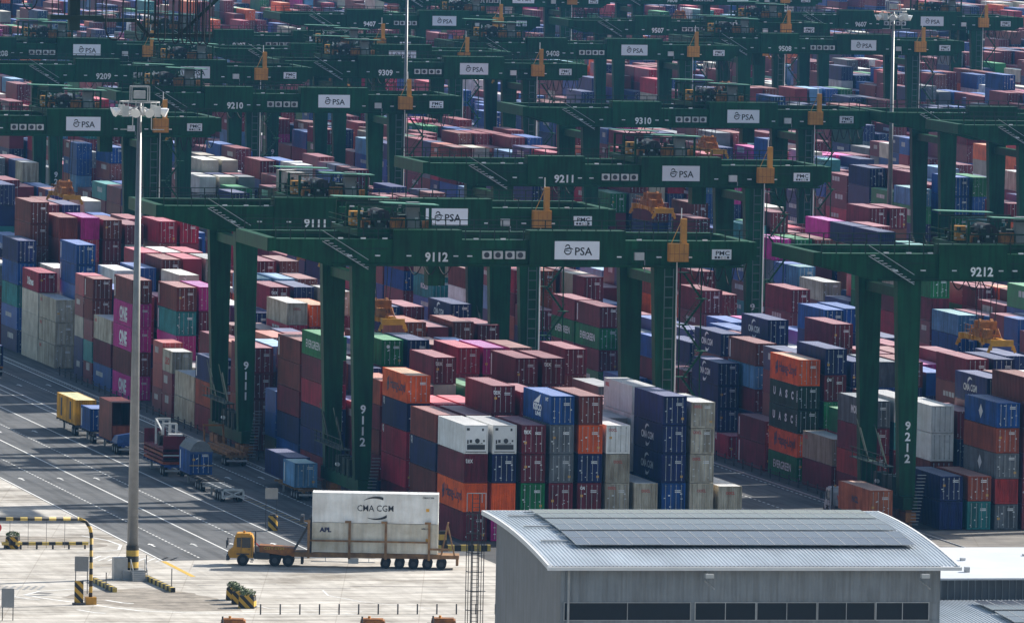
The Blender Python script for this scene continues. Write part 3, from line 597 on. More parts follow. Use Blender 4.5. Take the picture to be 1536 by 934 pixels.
for x, y, z, L, H, k, near, *_ in rest:
    i = len(V)
    V += [(x, y, z), (x+W, y, z), (x+W, y+L, z), (x, y+L, z), (x, y, z+H), (x+W, y, z+H), (x+W, y+L, z+H), (x, y+L, z+H)]
    f = rr.uniform(.8, 1.2); p = tuple(min(.9, q*f) for q in PAL[k])+(1,)
    for q, e in (((4, 5, 6, 7), 0), ((0, 1, 5, 4), near == 'door'), ((1, 2, 6, 5), 0), ((2, 3, 7, 6), 0), ((3, 0, 4, 7), 0)):
        Fc.append(tuple(i+a for a in q)); Pc.append(p if q[0] != 4 else tuple(min(.88, w_*1.2+.4*sum(p[:3])/3+(.22 if y < 1150 else .13)) for w_ in p[:3])+(1,)); Mi.append(1 if e else 0); UV += [(0, 0), (1, 0), (1, 1), (0, 1)]  # top faces: faded paint plus sun brightness put into the colour
    if rr.random() < .45 and y < 1500 and k not in ('cream', 'white', 'beige', 'sky'):
        nb_ = rr.randint(3, 7); hh = rr.uniform(.5, .95); zz = z+H*rr.uniform(.42, .6); y_ = y+L*rr.uniform(.55, .85); ww = L*.3/nb_
        for q_ in range(nb_):
            i = len(V); ya = y_-q_*ww*1.25
            V += [(x-.012, ya, zz), (x-.012, ya-ww, zz), (x-.012, ya-ww, zz+hh), (x-.012, ya, zz+hh)]; Fc.append((i, i+1, i+2, i+3)); Pc.append((.62, .62, .6, 1)); Mi.append(0); UV += [(0, 0), (1, 0), (1, 1), (0, 1)]
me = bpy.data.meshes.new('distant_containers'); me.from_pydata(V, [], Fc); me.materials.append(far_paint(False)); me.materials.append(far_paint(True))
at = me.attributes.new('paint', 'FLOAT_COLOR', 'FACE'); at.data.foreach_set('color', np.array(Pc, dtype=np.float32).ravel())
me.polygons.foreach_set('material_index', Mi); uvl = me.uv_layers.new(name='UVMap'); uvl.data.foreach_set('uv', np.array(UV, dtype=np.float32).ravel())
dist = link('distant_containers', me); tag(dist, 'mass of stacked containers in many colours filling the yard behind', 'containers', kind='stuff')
print('containers', len(BOX), 'single', len(single))
# ------------------------------------------------------------------ gantry cranes
# local frame: x = 0 under the number plate, y = 0 front face of the front girder, rails at x = -7.6 and +25.2
GX0, GX1, LXL, LXR, YR = -17.0, 33.6, -7.6, 25.2, 15.2
CP = []      # (name, mesh, parent key, key)
def cpart(name, mb, m, key=None, parent=None, loc=(0, 0, 0)): CP.append((name, mb.mesh(name, m), parent, key, loc))
def girder(y):
    b = MB(); y1 = y+1.7
    prof = [(GX0, 27.0), (-11.2, 25.5), (GX1-1.5, 25.5), (GX1, 26.1), (GX1, 28.3), (GX0, 28.3)]
    f0 = [(x, y, z) for x, z in prof]; f1 = [(x, y1, z) for x, z in prof]; b.poly(f0).poly(list(reversed(f1)))
    for i in range(6):
        j = (i+1) % 6; b.quad(f0[j], f0[i], f1[i], f1[j])
    return b
for k, y in (('gf', 0), ('gr', YR)): cpart('girder', girder(y), M_green, k)
b = MB(); b.box(-11, GX1-.6, -.35, -.02, 25.55, 25.75); b.box(-11, GX1-.6, 1.72, 2.0, 25.55, 25.75); cpart('bottom_flange', b, M_green, None, 'gf')
b = MB(); b.box(3, 9.6, -.06, -.01, 27.3, 27.36); b.box(20.6, 30, -.06, -.01, 27.3, 27.36); b.box(-12, -5, -.06, -.01, 27.3, 27.36); cpart('cable_conduit', b, M_gdark, None, 'gf')
cpart('end_tie', MB().box(GX0-.9, GX0+.0, .0, YR+1.7, 27.0, 28.4), M_green)
cpart('end_tie', MB().box(GX1, GX1+.9, .2, YR+1.5, 26.3, 28.2), M_green)
for x0, x1 in ((-4.6, 2.7), (9.9, 20.2)): cpart('electrical_house', MB().box(x0, x1, -.28, 1.9, 25.6, 29.3), M_green, 'h%d' % x0)
for x in (4.9, 6.1, 7.35, 8.5):
    b = MB().box(x, x+.95, -.42, -.02, 26.35, 27.15); cpart('air_conditioner', b, M_ac, 'ac%.1f' % x)
    cpart('fan_grille', MB().tube([(x+.42, -.43, 26.75), (x+.42, -.45, 26.75)], .3, 10), M_dgrey, None, 'ac%.1f' % x)
cpart('air_conditioner', MB().box(21.2, 22.2, -.5, -.02, 26.3, 27.1), M_ac, 'acx'); cpart('drain_pipe', MB().bar((22.3, -.3, 26.3), (22.3, -.3, 25.0), .09), M_grey, None, 'acx')
for x in (-9.5, -6.5, -3.2, 1.8, 3.3, 19.3, 23.6, 26.9, 30.6): cpart('flood_lamp', MB().box(x, x+.5, -.36, -.04, 26.55, 26.68), M_white)
for x in (-10.4, -8.0, -5.7, 4.0, 6.9, 21.5, 28.6): cpart('flood_lamp', MB().box(x, x+.5, -.06, .2, 28.32, 28.46), M_white)
# sign boards and their print
cpart('sign_board', MB().box(12.6, 17.4, -.36, -.29, 26.33, 28.23), M_sign, 'sign')
def arcstroke(b, cx, cz, r, a0, a1, w0, w1, y, n=10, sq=1.0):
    for i in range(n):
        pts = []
        for t in (i/n, (i+1)/n):
            a = R(a0+(a1-a0)*t); wd = w0+(w1-w0)*sin(pi*t); pts.append((cx+cos(a)*(r-wd/2), cz+sin(a)*(r-wd/2)*sq, cx+cos(a)*(r+wd/2), cz+sin(a)*(r+wd/2)*sq))
        p, q = pts; b.poly([(p[0], y, p[1]), (q[0], y, q[1]), (q[2], y, q[3]), (p[2], y, p[3])])
e = MB(); arcstroke(e, 14.0, 27.22, .36, 130, 420, .05, .13, -.366, 14, 1.0); arcstroke(e, 13.98, 27.62, .22, -20, 190, .06, .14, -.369); arcstroke(e, 14.15, 26.75, .75, 55, 135, .05, .16, -.372); arcstroke(e, 13.95, 26.75, .50, 50, 140, .03, .09, -.375)
cpart('emblem', e, M_ink, None, 'sign')
CP.append(('lettering', text_mesh('PSA', 1.15, .015, 1.85), 'sign', None, (15.7, -.366, 27.18)))
text_mesh('PSA', 1.15, .015, 1.85).materials.append(M_ink)
cpart('maker_board', MB().box(29.6, 31.7, -.1, -.03, 26.4, 27.45), M_sign, 'mk')
CP.append(('lettering', text_mesh('PMC', .62, .02, 1.5), 'mk', None, (30.75, -.106, 27.06))); text_mesh('PMC', .62, .02, 1.5).materials.append(M_ink)
b = MB()
for i in range(5): b.box(29.9+i*.33, 30.13+i*.33, -.112, -.106, 26.5, 26.72)
cpart('lettering', b, M_ink, None, 'mk')
# orange cabinet with its hoist post
cpart('power_cabinet', MB().box(24.7, 26.8, -1.3, -.38, 26.2, 28.1), M_cab, 'cab')
b = MB()
for i in range(5): b.box(24.75+i*.5, 24.79+i*.5, -1.33, -1.301, 26.25, 28.05)
b.box(24.7, 26.8, -1.33, -1.301, 27.0, 27.05); cpart('cabinet_rib', b, M_oran, None, 'cab')
cpart('hoist_post', MB().box(26.0, 26.6, -1.1, -.5, 28.1, 30.7), M_cab, 'post', 'cab'); cpart('stay_cable', MB().tube([(24.9, -1.2, 28.1), (26.0, -.9, 30.4)], .05, 5), M_cab, None, 'cab'); cpart('aerial', MB().tube([(26.05, -.8, 30.7), (26.05, -.8, 31.8)], .06, 5), M_white, None, 'cab')
# legs, sills, bogies
def leg(x, y):
    t, q = 1.28, .82
    return MB().hexa([(x-q+.25, y, 3.2), (x+q+.25, y, 3.2), (x+q+.25, y+1.25, 3.2), (x-q+.25, y+1.25, 3.2), (x-t, y, 25.5), (x+t, y, 25.5), (x+t, y+1.5, 25.5), (x-t, y+1.5, 25.5)])
for k, x in (('l', LXL), ('r', LXR)):
    for kk, y in (('f', .12), ('b', YR+.1)):
        cpart('leg', leg(x if k == 'l' else x-.5, y), M_green, 'leg'+k+kk)
    sx = x+(.25 if k == 'l' else -.25)
    cpart('sill_beam', MB().box(sx-.75, sx+.75, -1.2, YR+2.8, 2.0, 3.3), M_green, 'sill'+k)
    for y in (-.4, 2.2, YR-.6, YR+2.0):
        b = MB().box(sx-.55, sx+.55, y-1.05, y+1.05, .75, 1.75); b.box(sx-.35, sx+.35, y-.3, y+.3, 1.75, 2.0)
        b.cyl((sx, y-.62, .38), .38, .3, 'x', 12); b.cyl((sx, y+.62, .38), .38, .3, 'x', 12); cpart('bogie', b, M_oran, None)
    for y in (4, 6.4, 9.5): cpart('equipment_cabinet', MB().box(sx-.6, sx+.6, y, y+1.6, 3.3, 5.0), M_gdark, None, 'sill'+k)
    b = MB(); px = sx-1.6
    b.box(px-.5, px+.6, 1.5, YR, 6.15, 6.25)
    for y in range(2, 15, 2):
        b.bar((px-.5, y, 6.2), (px-.5, y, 7.3), .07); b.bar((px+.5, y, 3.3), (px+.5, y, 6.2), .1)
    b.bar((px-.5, 1.5, 7.3), (px-.5, YR, 7.3), .06); b.bar((px-.5, 1.5, 6.75), (px-.5, YR, 6.75), .05)
    for a in (2.5, 9.5):
        b.bar((px, a, 6.2), (px, a+3.6, 9.3), .12, .3); b.bar((px-.4, a, 7.2), (px-.4, a+3.6, 10.3), .06)
    cpart('walkway', b, M_gdark, None, 'sill'+k)
    b = MB()
    for i in range(16): b.box(sx-.1+i*.05, sx+.75+i*.05, -1.7-.0, -1.3, .5+i*.34, .55+i*.34)
    cpart('access_stair', b, M_grey, None, 'sill'+k)
    MBf = MB(); MBf.cyl((sx-1.0, 8.2, 4.2), .22, .5, 'y', 10); cpart('work_lamp', MBf, M_white, None, 'sill'+k)
cpart('cross_brace', MB().box(LXL-.5, LXL+.6, 1.5, YR+.1, 23.6, 24.6), M_green); cpart('cross_brace', MB().box(LXR-1.0, LXR+.1, 1.5, YR+.1, 23.6, 24.6), M_green)
# caged ladder, white conduit, zigzag stair on the right legs
b = MB()
for x in (24.5, 25.45): b.bar((x, -.25, 3.3), (x, -.25, 25.4), .08)
for i in range(20): b.box(24.5, 25.45, -.32, -.2, 4.0+i*1.08, 4.1+i*1.08)
cpart('ladder', b, mat('ladder_grey', (.10, .13, .12), .6)); cpart('cable_pipe', MB().tube([(25.75, -.45, 26.1), (25.75, -.45, 4.0)], .075, 8), M_ac)
b = MB(); z = 3.0; sgn = 1
while z < 24.6:
    xa, xb = (27.0, 29.0) if sgn > 0 else (29.0, 27.0)
    y = 1.2 if sgn > 0 else 2.1
    for i in range(9):
        f = i/9; b.box(xa+(xb-xa)*f-.15, xa+(xb-xa)*f+.15, y-.4, y+.4, z+2.7*f, z+2.7*f+.06)
    b.bar((xa, y-.42, z+.9), (xb, y-.42, z+3.6), .05); b.bar((xa, y-.42, z), (xb, y-.42, z+2.7), .08, .2)
    b.box(xb-.5, xb+.5, .8, 2.5, z+2.68, z+2.76); z += 2.74; sgn = -sgn
for x in (26.9, 29.2): b.bar((x, 2.6, 2.0), (x, 2.6, 27), .12)
cpart('zigzag_stair', b, M_green)
# handrails along both girders
for k, y in (('gf', .15), ('gr', YR+1.5)):
    b = MB(); x = GX0
    while x < GX1: b.bar((x, y, 28.3), (x, y, 29.45), .1); x += 1.55
    b.bar((GX0, y, 29.45), (GX1, y, 29.45), .09); b.bar((GX0, y, 28.9), (GX1, y, 28.9), .07); cpart('handrail', b, M_gdark, None, k)
b = MB()
for i in range(11): b.box(-11.9+i*.42, -11.45+i*.42, -.6, -.02, 28.1-i*.27, 28.16-i*.27)
b.bar((-12.2, -.62, 29.2), (-7.3, -.62, 26.2), .06); b.bar((-12.2, -.62, 28.1), (-7.3, -.62, 25.2), .08); cpart('girder_stair', b, M_steel, None, 'gf')
for i in range(5):
    x = 27.8+i*1.25; pts = [(x+1.25*t/8, 2.4, 25.9-1.9*sin(pi*t/8)*(1+.25*(i % 2))) for t in range(9)]; cpart('festoon_cable', MB().tube(pts, .07, 5), M_black)
for i in range(3):
    x = -2.5+i*1.6; pts = [(x+1.6*t/8, 2.4, 25.7-1.2*sin(pi*t/8)) for t in range(9)]; cpart('festoon_cable', MB().tube(pts, .07, 5), M_black)
for x in (): cpart('warning_mast', MB().box(x-.35, x+.35, YR-.2, YR+.5, 28.3, 33.2), M_green, 'mast%d' % x)
# trolley (moves along the girders) and spreader
TP = []
def tpart(name, mb, m, key=None, parent='trolley'): TP.append((name, mb.mesh(name, m), parent, key))
b = MB(); b.box(-4, 4, 1.9, 2.6, 28.5, 29.2); b.box(-4, 4, YR-.8, YR-.1, 28.5, 29.2)
for x in (-4, -1.3, 1.3, 3.4): b.box(x, x+.6, 2.2, YR-.4, 28.5, 29.1)
for x in (-3.9, 3.7):
    for y in (2.2, 8.2, 13.2): b.box(x, x+.25, y, y+.25, 29.2, 31.7)
TPROOT = b.mesh('trolley', M_green)
tpart('canopy', MB().hexa([(-4.6, 11.0, 32.1), (1.4, 11.0, 31.95), (1.4, 13.4, 31.95), (-4.6, 13.4, 32.1), (-4.6, 11.0, 32.2), (1.4, 11.0, 32.05), (1.4, 13.4, 32.05), (-4.6, 13.4, 32.2)]), M_canopy); tpart('canopy', MB().hexa([(-1.2, 2.0, 31.9), (4.7, 2.0, 31.7), (4.7, 4.6, 31.7), (-1.2, 4.6, 31.9), (-1.2, 2.0, 32.0), (4.7, 2.0, 31.8), (4.7, 4.6, 31.8), (-1.2, 4.6, 32.0)]), M_canopy)
for k_, y_ in (('gf', -.03), ):
    b = MB()
    for i in range(20):
        x = -10.5+i*2.2
        if not (-4.8 < x < 2.9 or 9.7 < x < 20.4): b.box(x, x+.07, y_, y_+.028, 25.8, 28.25)
    CP.append(('stiffener_ribs', b.mesh('stiffener_ribs', M_green), k_, None, (0, 0, 0)))
rnd = random.Random(21)
tpart('hoist_drum', MB().cyl((-.5, 8, 30.2), .9, 4.2, 'y', 14), M_dgrey); tpart('hoist_motor', MB().box(.9, 2.4, 4, 6, 29.2, 30.6), M_gdark); tpart('hoist_motor', MB().box(-3.2, -1.8, 9, 11, 29.2, 30.7), M_cab); tpart('control_cabinet', MB().box(1.6, 2.9, 3.2, 4.3, 29.2, 32.0), M_grey); tpart('brake_unit', MB().box(-.2, 1.2, 2.6, 3.6, 29.2, 30.4), M_oran)
for i in range(14):
    x = rnd.uniform(-3.4, 3.4); y = rnd.uniform(2.4, 13); z = 29.2; h = rnd.uniform(.3, 1.3); tpart('gearbox', MB().box(x, x+rnd.uniform(.3, .9), y, y+.7, z, z+h), rnd.choice((M_gdark, M_grey, M_dgrey, M_oran, M_steel, M_green)))
b = MB()
for x in (-4.3, 4.3):
    b.bar((x, 1.6, 30.3), (x, YR, 30.3), .06); b.bar((x, 1.6, 29.8), (x, YR, 29.8), .05)
for i in range(9): b.bar((-4.3+i*1.07, 1.7, 29.1), (-4.3+i*1.07, 1.7, 30.3), .05)
b.bar((-4.3, 1.7, 30.3), (4.3, 1.7, 30.3), .05); tpart('handrail', b, M_green)
b = MB()
for i in range(60):
    x = rnd.uniform(-3.8, 3.8); y = rnd.uniform(2.2, 13.5); z = rnd.choice((29.1, 29.6, 30.2)); b.box(x, x+rnd.uniform(.12, .6), y, y+rnd.uniform(.2, .9), z, z+rnd.uniform(.2, .8))
for i in range(26):
    x = rnd.uniform(-3.9, 3.9); y = rnd.uniform(2, 13); b.bar((x, y, 29.1), (x+rnd.uniform(-.8, .8), y, 29.1+rnd.uniform(.8, 2.6)), .08)
for z in (30.2, 31.6): b.bar((-3.9, 2.2, z), (3.9, 2.2, z), .14); b.bar((-3.9, 8.2, z), (3.9, 8.2, z), .14); b.bar((-3.9, 13.2, z), (3.9, 13.2, z), .14)
TP.append(('machinery', b.mesh('machinery', M_gdark), 'stuff', None))
b = MB()
for i in range(34):
    x = rnd.uniform(-3.9, 3.9); y = rnd.uniform(2, 12); z = rnd.uniform(29.2, 31.2); b.box(x, x+rnd.uniform(.08, .35), y, y+.1, z, z+rnd.uniform(.05, .3))
TP.append(('small_fittings', b.mesh('small_fittings', M_ac), 'stuff', None))
tpart('operator_cab', MB().box(4.2, 6.0, 4.5, 6.5, 23.2, 25.6), M_green)
SP = []
def spart(name, mb, m): SP.append((name, mb.mesh(name, m)))
b = MB(); b.box(-.75, -.35, 2.4, 14.0, -.2, .25); b.box(.35, .75, 2.4, 14.0, -.2, .25)
for y in (5.2, 6.4, 9.9, 11.1): b.box(-1.0, 1.0, y, y+.35, -.22, .28)
for y in (2.05, 13.95):
    b.box(-1.22, 1.22, y-.2, y+.25, -.35, .3)
    for x in (-1.2, 1.2): b.box(x-.14, x+.14, y-.16, y+.2, -.75, -.3); b.bar((x, y, -.3), (x*1.22, y, -1.0), .12, .3)
spart('spreader', b, M_yel)
b = MB(); b.box(-1.1, 1.1, 6.6, 9.8, .35, .6); b.box(-1.05, -.7, 6.7, 9.7, .6, 1.1); b.box(.7, 1.05, 6.7, 9.7, .6, 1.1)
for x, y in ((-.9, 5.0), (.9, 5.4), (-.9, 11.2), (.9, 10.8), (-.3, 3.6), (.2, 12.8)): b.bar((x, y, .25), (x*.6, y+.2, 1.3), .1)
for i in range(8): b.bar((-1.15, 4.2+i*1.1, .3), (-1.15, 4.2+i*1.1, 1.35), .05)
b.bar((-1.15, 4.2, 1.35), (-1.15, 11.9, 1.35), .05); b.bar((-1.15, 4.2, .85), (-1.15, 11.9, .85), .05); b.box(-.9, .9, 7, 7.5, .95, 1.9); b.box(-.9, .9, 8.9, 9.4, .95, 1.9); b.cyl((-.6, 8.2, 1.6), .5, .3, 'x', 12); b.cyl((.6, 8.2, 1.6), .5, .3, 'x', 12); b.box(-1.0, -.3, 4.3, 6.2, .3, 1.2); b.box(.2, 1.0, 10.2, 11.6, .3, 1.0); spart('headblock', b, M_oran)
def make_crane(num, X, Y, tx, sz, label):
    t = thing('gantry_crane', label, 'crane', (X, Y, 0), 0, 'green gantry cranes over the yard blocks'); keys = {}
    for name, me, par, key, loc in CP:
        o = link(name, me, keys.get(par, t), loc)
        if name == 'stiffener_ribs': tag(o, kind='stuff')
        if key: keys[key] = o
    m = text_mesh(num, 1.3, .03, 2.45)
    if not m.materials: m.materials.append(M_white)
    link('number', m, keys['h-4'] if 'h-4' in keys else t, (0, -.29, 26.5))
    for i, ch in enumerate(num):
        d = text_mesh(ch, 1.2, .03)
        if not d.materials: d.materials.append(M_white)
        link('number', d, keys['leglf'], (LXL+.15, .02-.0, 10.6-i*1.13)); link('number', d, keys['legrf'], (LXR-.55, .02, 10.6-i*1.13))
    tr = link('trolley', TPROOT, t, (tx, 0, 0))
    for name, me, par, key in TP:
        o = link(name, me, tr)
        if par == 'stuff': tag(o, kind='stuff')
    for name, me in SP:
        o = link(name, me, tr, (0, 0, sz))
    ro = MB()
    for x in (-.7, .7):
        for y in (7.2, 9.2): ro.bar((x*1.6, y, 28.5), (x, y, sz+1.9), .07)
    ro.build('hoist_rope', M_dgrey, tr)
    return t
CRANES = [('9112', 192.27, 866.2, -4.0, 19.6, 'dark green gantry crane numbered 9112, nearest over the left block'), ('9111', 192.27, 928.9, 2.5, 22.5, 'dark green gantry crane numbered 9111 close behind the nearest one'),
 ('9110', 192.27, 1159.8, 14.0, 17.0, 'green gantry crane at left edge behind the floodlight mast head'), ('9212', 245.24, 845.5, 3.0, 19.0, 'dark green gantry crane numbered 9212 at the right edge'),
 ('9211', 245.24, 1032.6, 13.5, 22.5, 'green gantry crane numbered 9211 right of centre'), ('9210', 245.24, 1244.6, -8.5, 22.0, 'green gantry crane numbered 9210 left of centre'), ('9209', 245.24, 1354.4, 14.5, 23.0, 'hazy green gantry crane numbered 9209 at upper left'),
 ('9208', 245.24, 1453.8, 9.0, 22.0, 'hazy green gantry crane numbered 9208 cut by the left edge'), ('9310', 297.76, 1204.5, 12.0, 22.0, 'green gantry crane numbered 9310 in the upper right half'), ('9309', 297.76, 1382.8, -5.0, 22.0, 'hazy green gantry crane numbered 9309 at upper centre'),
 ('9308', 297.76, 1438.9, 5.0, 22.0, 'hazy green gantry crane just behind crane 9309'), ('9307', 297.76, 1508.2, -12.0, 22.0, 'hazy green gantry crane two behind crane 9309'), ('9411', 349.9, 1157.9, 12.0, 22.0, 'dark green gantry crane cut by the right edge above crane 9212'), ('9410', 349.9, 1198.6, 25.0, 22.0, 'dark green gantry crane second from right edge at mid height'),
 ('9408', 349.9, 1483.6, -9.0, 22.0, 'hazy green gantry crane numbered 9408 at top centre'), ('9407', 349.9, 1640.5, 20.0, 22.0, 'hazy green gantry crane numbered 9407 near the top'), ('9508', 403.4, 1523.9, -9.0, 18.0, 'hazy green gantry crane numbered 9508 at upper right'), ('9507', 403.4, 1621.3, 22.0, 22.0, 'hazy green gantry crane numbered 9507 behind crane 9508'),
 ('9506', 403.4, 1802.6, 10.0, 22.0, 'faint gantry crane numbered 9506 at the top edge'), ('9607', 459.7, 1676.7, 18.0, 22.0, 'hazy green gantry crane numbered 9607 at top right'), ('9606', 459.7, 1835.0, 4.0, 22.0, 'faint gantry crane behind crane 9607 at the top edge')]
for a in CRANES: make_crane(*a)
for c in range(3):
    for x in (COLX[c]-3.05, COLX[c]+29.3): tag(MB().box(x-.06, x+.06, 815 if c else 826, 2300, .0, .09).build('crane_rail', M_steel), kind='structure')
# ------------------------------------------------------------------ floodlight masts
def mast(x, y, h, label, full):
    t = thing('floodlight_mast', label, 'light mast', (x, y, 0), 0, 'tall floodlight masts')
    MB().tube([(0, 0, .9), (0, 0, h)], .54 if full else .5, 18, True, .2 if full else .16).build('pole', mat('mast_steel', (.20, .205, .21), .42, .45, .25, .8), t, smooth=True)
    MB().box(-1.1, 1.1, -1.1, 1.1, 0, .9).build('plinth', M_grey, t)
    if full:
        MB().tube([(0, 0, .9), (0, 0, 3.2)], .60, 18).build('hazard_band', M_stripez, t)
        MB().box(-1.9, -.6, -.9, .3, 0, 2.1).build('control_cabinet', M_steel, t)
        b = MB()
        for i in range(6): b.box(-.3, .95, -2.4+i*.24, -1.15, i*.16, .16+i*.16)
        b.build('steps', M_grey, t)
        b = MB()
        for xx in (-.35, 1.0):
            b.bar((xx, -2.4, 0), (xx, -2.4, 1.1), .06); b.bar((xx, -2.4, 1.1), (xx, -1.1, 2.0), .06); b.bar((xx, -1.1, .9), (xx, -1.1, 2.0), .06)
        b.build('handrail', M_steel, t)
    ring = MB()
    for i in range(16):
        a0, a1 = 2*pi*i/16, 2*pi*(i+1)/16
        for z in (h-1.1, h+.05): ring.bar((1.9*cos(a0), 1.9*sin(a0), z), (1.9*cos(a1), 1.9*sin(a1), z), .1)
        if i % 2 == 0: ring.bar((1.9*cos(a0), 1.9*sin(a0), h-1.1), (1.9*cos(a0), 1.9*sin(a0), h+.05), .07); ring.bar((0, 0, h-.3), (1.9*cos(a0), 1.9*sin(a0), h-1.1), .08)
    for s in (-1, 1): ring.bar((s*.9, -1.4, h-1.1), (s*.9, -1.4, h-2.5), .08); ring.bar((s*.9, -1.4, h-2.5), (s*2.1, -1.6, h-2.5), .08)
    ring.build('lamp_ring', M_steel, t)
    b = MB()
    for xx in (-.85, .85):
        for yy in (-.5, .5): b.bar((xx, yy, h+.05), (xx, yy, h+1.5), .09)
        b.bar((xx, -.5, h+1.5), (xx, .5, h+1.5), .09)
    for yy in (-.5, .5): b.bar((-.85, yy, h+1.5), (.85, yy, h+1.5), .12)
    b.box(-.55, .5, -.3, .3, h+.35, h+1.1); b.build('winch_frame', M_steel, t)
    for i in range(12):
        a = 2*pi*i/12+.2; cx, cy = 2.15*cos(a), 2.15*sin(a); o = Vector((cos(a), sin(a), -.45)).normalized(); p = Vector((cx, cy, h-.75))
        if i % 3 == 1: MB().box(cx-.28, cx+.28, cy-.2, cy+.2, h-1.3, h-.3).build('floodlight', M_ac, t)
        else:
            b = MB(); b.tube([p-o*.15, p+o*.5], .16, 12, True, .46); b.build('floodlight', M_white, t)
    return t
mast(147.36, 794.3, 45.2, 'tall grey floodlight mast with striped base on the apron', True)
mast(337.3, 1212.0, 42.6, 'distant floodlight mast at right rising behind crane 9212', False)
mast(296.6, 1361.5, 42.6, 'distant floodlight mast left of centre running out of the top', False)
# ------------------------------------------------------------------ warehouse with curved roof
def ribbed_roof(x0, x1, yr, half, zr, drop, pitch=.28, n=9, back_half=True):
    b = MB(); xs = []; x = x0
    while x < x1:
        xs += [(x, 0), (x+pitch*.45, 0), (x+pitch*.55, .055), (x+pitch*.9, .055)]; x += pitch
    ys = [yr-half*(1-i/n) for i in range(n)]+[yr+half*i/n for i in range(n+1)] if back_half else [yr-half*(1-i/n) for i in range(n+1)]
    i0 = len(b.v); m = len(xs)
    for y in ys:
        z = zr-drop*((y-yr)/half)**2
        b.v += [(x, y, z+dz) for x, dz in xs]
    for j in range(len(ys)-1):
        for i in range(m-1): a = i0+j*m+i; b.f.append((a, a+1, a+m+1, a+m))
    return b
M_roof = mat('roof_sheet', (.50, .54, .58), .38, .25, .3, .3, stretch=(1, .25, 1))
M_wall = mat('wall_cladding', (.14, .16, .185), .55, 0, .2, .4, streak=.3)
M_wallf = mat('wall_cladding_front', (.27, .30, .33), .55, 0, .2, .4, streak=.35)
wh = thing('warehouse', 'grey warehouse with low curved ribbed roof and solar panels, bottom right', 'building', (0, 0, 0))
_a = R(-1.8); wh.rotation_euler[2] = _a; wh.location = (157.18-(157.18*cos(_a)-610.3*sin(_a)), 610.3-(157.18*sin(_a)+610.3*cos(_a)), 0)
X0, X1, YRG, HALF, ZR, DROP = 142.0, 172.35, 623.0, 25.4, 21.7, 1.7
rf = ribbed_roof(X0, X1, YRG, HALF, ZR, DROP, back_half=False).build('roof', M_roof, wh)
def rz_(y): return ZR-DROP*((y-YRG)/HALF)**2
for x in (X0-.16, X1):                               # verge flashing along both curved edges
    b = MB()
    for i in range(12):
        y0 = YRG-HALF+HALF*i/12; y1 = YRG-HALF+HALF*(i+1)/12
        b.hexa([(x, y0, rz_(y0)-.25), (x+.16, y0, rz_(y0)-.25), (x+.16, y1, rz_(y1)-.25), (x, y1, rz_(y1)-.25), (x, y0, rz_(y0)+.09), (x+.16, y0, rz_(y0)+.09), (x+.16, y1, rz_(y1)+.09), (x, y1, rz_(y1)+.09)])
    b.build('verge', M_white, rf)
MB().box(X0-.2, X1+.25, YRG-HALF-.25, YRG-HALF+.02, ZR-DROP-.28, ZR-DROP-.02).build('gutter', M_white, rf)
MB().box(X0, X1, YRG-.1, YRG+.12, ZR-.3, ZR+.08).build('ridge_flashing', M_white, rf)
wx0, wx1, wy0, wy1 = 142.95, 171.2, 598.2, 622.6
ys = [wy0+(wy1-wy0)*i/16 for i in range(17)]
for x, nm in ((wx0, 'gable_wall'), (wx1, 'gable_wall')):
    MB().poly([(x, wy0, 0), (x, wy1, 0)]+[(x, y, rz_(y)-.06) for y in reversed(ys)]).build(nm, M_wall, wh)
b = MB(); n = 100; zt = ZR-DROP-.05
for i in range(n):
    xa = wx0+(wx1-wx0)*i/n; xb = wx0+(wx1-wx0)*(i+.62)/n; xc = wx0+(wx1-wx0)*(i+1)/n
    for z0, z1 in ((0, 16.05), (17.3, zt)):
        b.quad((xa, wy0, z0), (xb, wy0, z0), (xb, wy0, z1), (xa, wy0, z1)); b.quad((xb, wy0, z0), (xc, wy0-.05, z0), (xc, wy0-.05, z1), (xb, wy0, z1)); b.quad((xc, wy0-.05, z0), (xc, wy0, z0), (xc, wy0, z1), (xc, wy0-.05, z1))
b.box(wx0, wx1, wy0+.05, wy0+.1, 0, zt-.3); b.build('front_wall', M_wallf, wh)
MB().quad((wx1, wy1, 0), (wx0, wy1, 0), (wx0, wy1, rz_(wy1)-.1), (wx1, wy1, rz_(wy1)-.1)).build('rear_wall', M_wall, wh)
for x0, x1 in ((143.25, 152.55), (152.95, 157.4), (157.55, 161.95), (162.1, 166.3), (166.45, 170.35)):
    f = MB().box(x0, x1, wy0-.02, wy0+.03, 16.05, 17.3).build('window', M_glass, wh)
    b = MB(); b.box(x0-.06, x0, wy0-.07, wy0+.02, 16.0, 17.35); b.box(x1, x1+.06, wy0-.07, wy0+.02, 16.0, 17.35); b.box(x0, x1, wy0-.07, wy0-.021, 16.0, 16.06); b.box(x0, x1, wy0-.07, wy0-.021, 17.29, 17.35)
    b.bar(((x0+x1)/2, wy0-.04, 16.06), ((x0+x1)/2, wy0-.04, 17.29), .05); b.build('window_frame', M_steel, f)
MB().tube([(143.5, wy0-.15, zt), (143.5, wy0-.15, 0)], .09, 8).build('downpipe', M_steel, wh)
for x in (153.6, 169.7):
    o = MB().bar((x, wy0, 18.9), (x+.5, wy0-1.0, 18.4), .08).bar((x, wy0, 19.5), (x, wy0-.9, 19.5), .07).build('lamp_bracket', M_steel, wh); MB().box(x-.2, x+.4, wy0-1.3, wy0-.8, 19.2, 19.5).build('lamp', M_ac, o)
M_pv = bpy.data.materials.new('solar_cells'); M_pv.use_nodes = True
n_ = M_pv.node_tree.nodes; l_ = M_pv.node_tree.links; bb = n_['Principled BSDF']; bb.inputs['Roughness'].default_value = .13
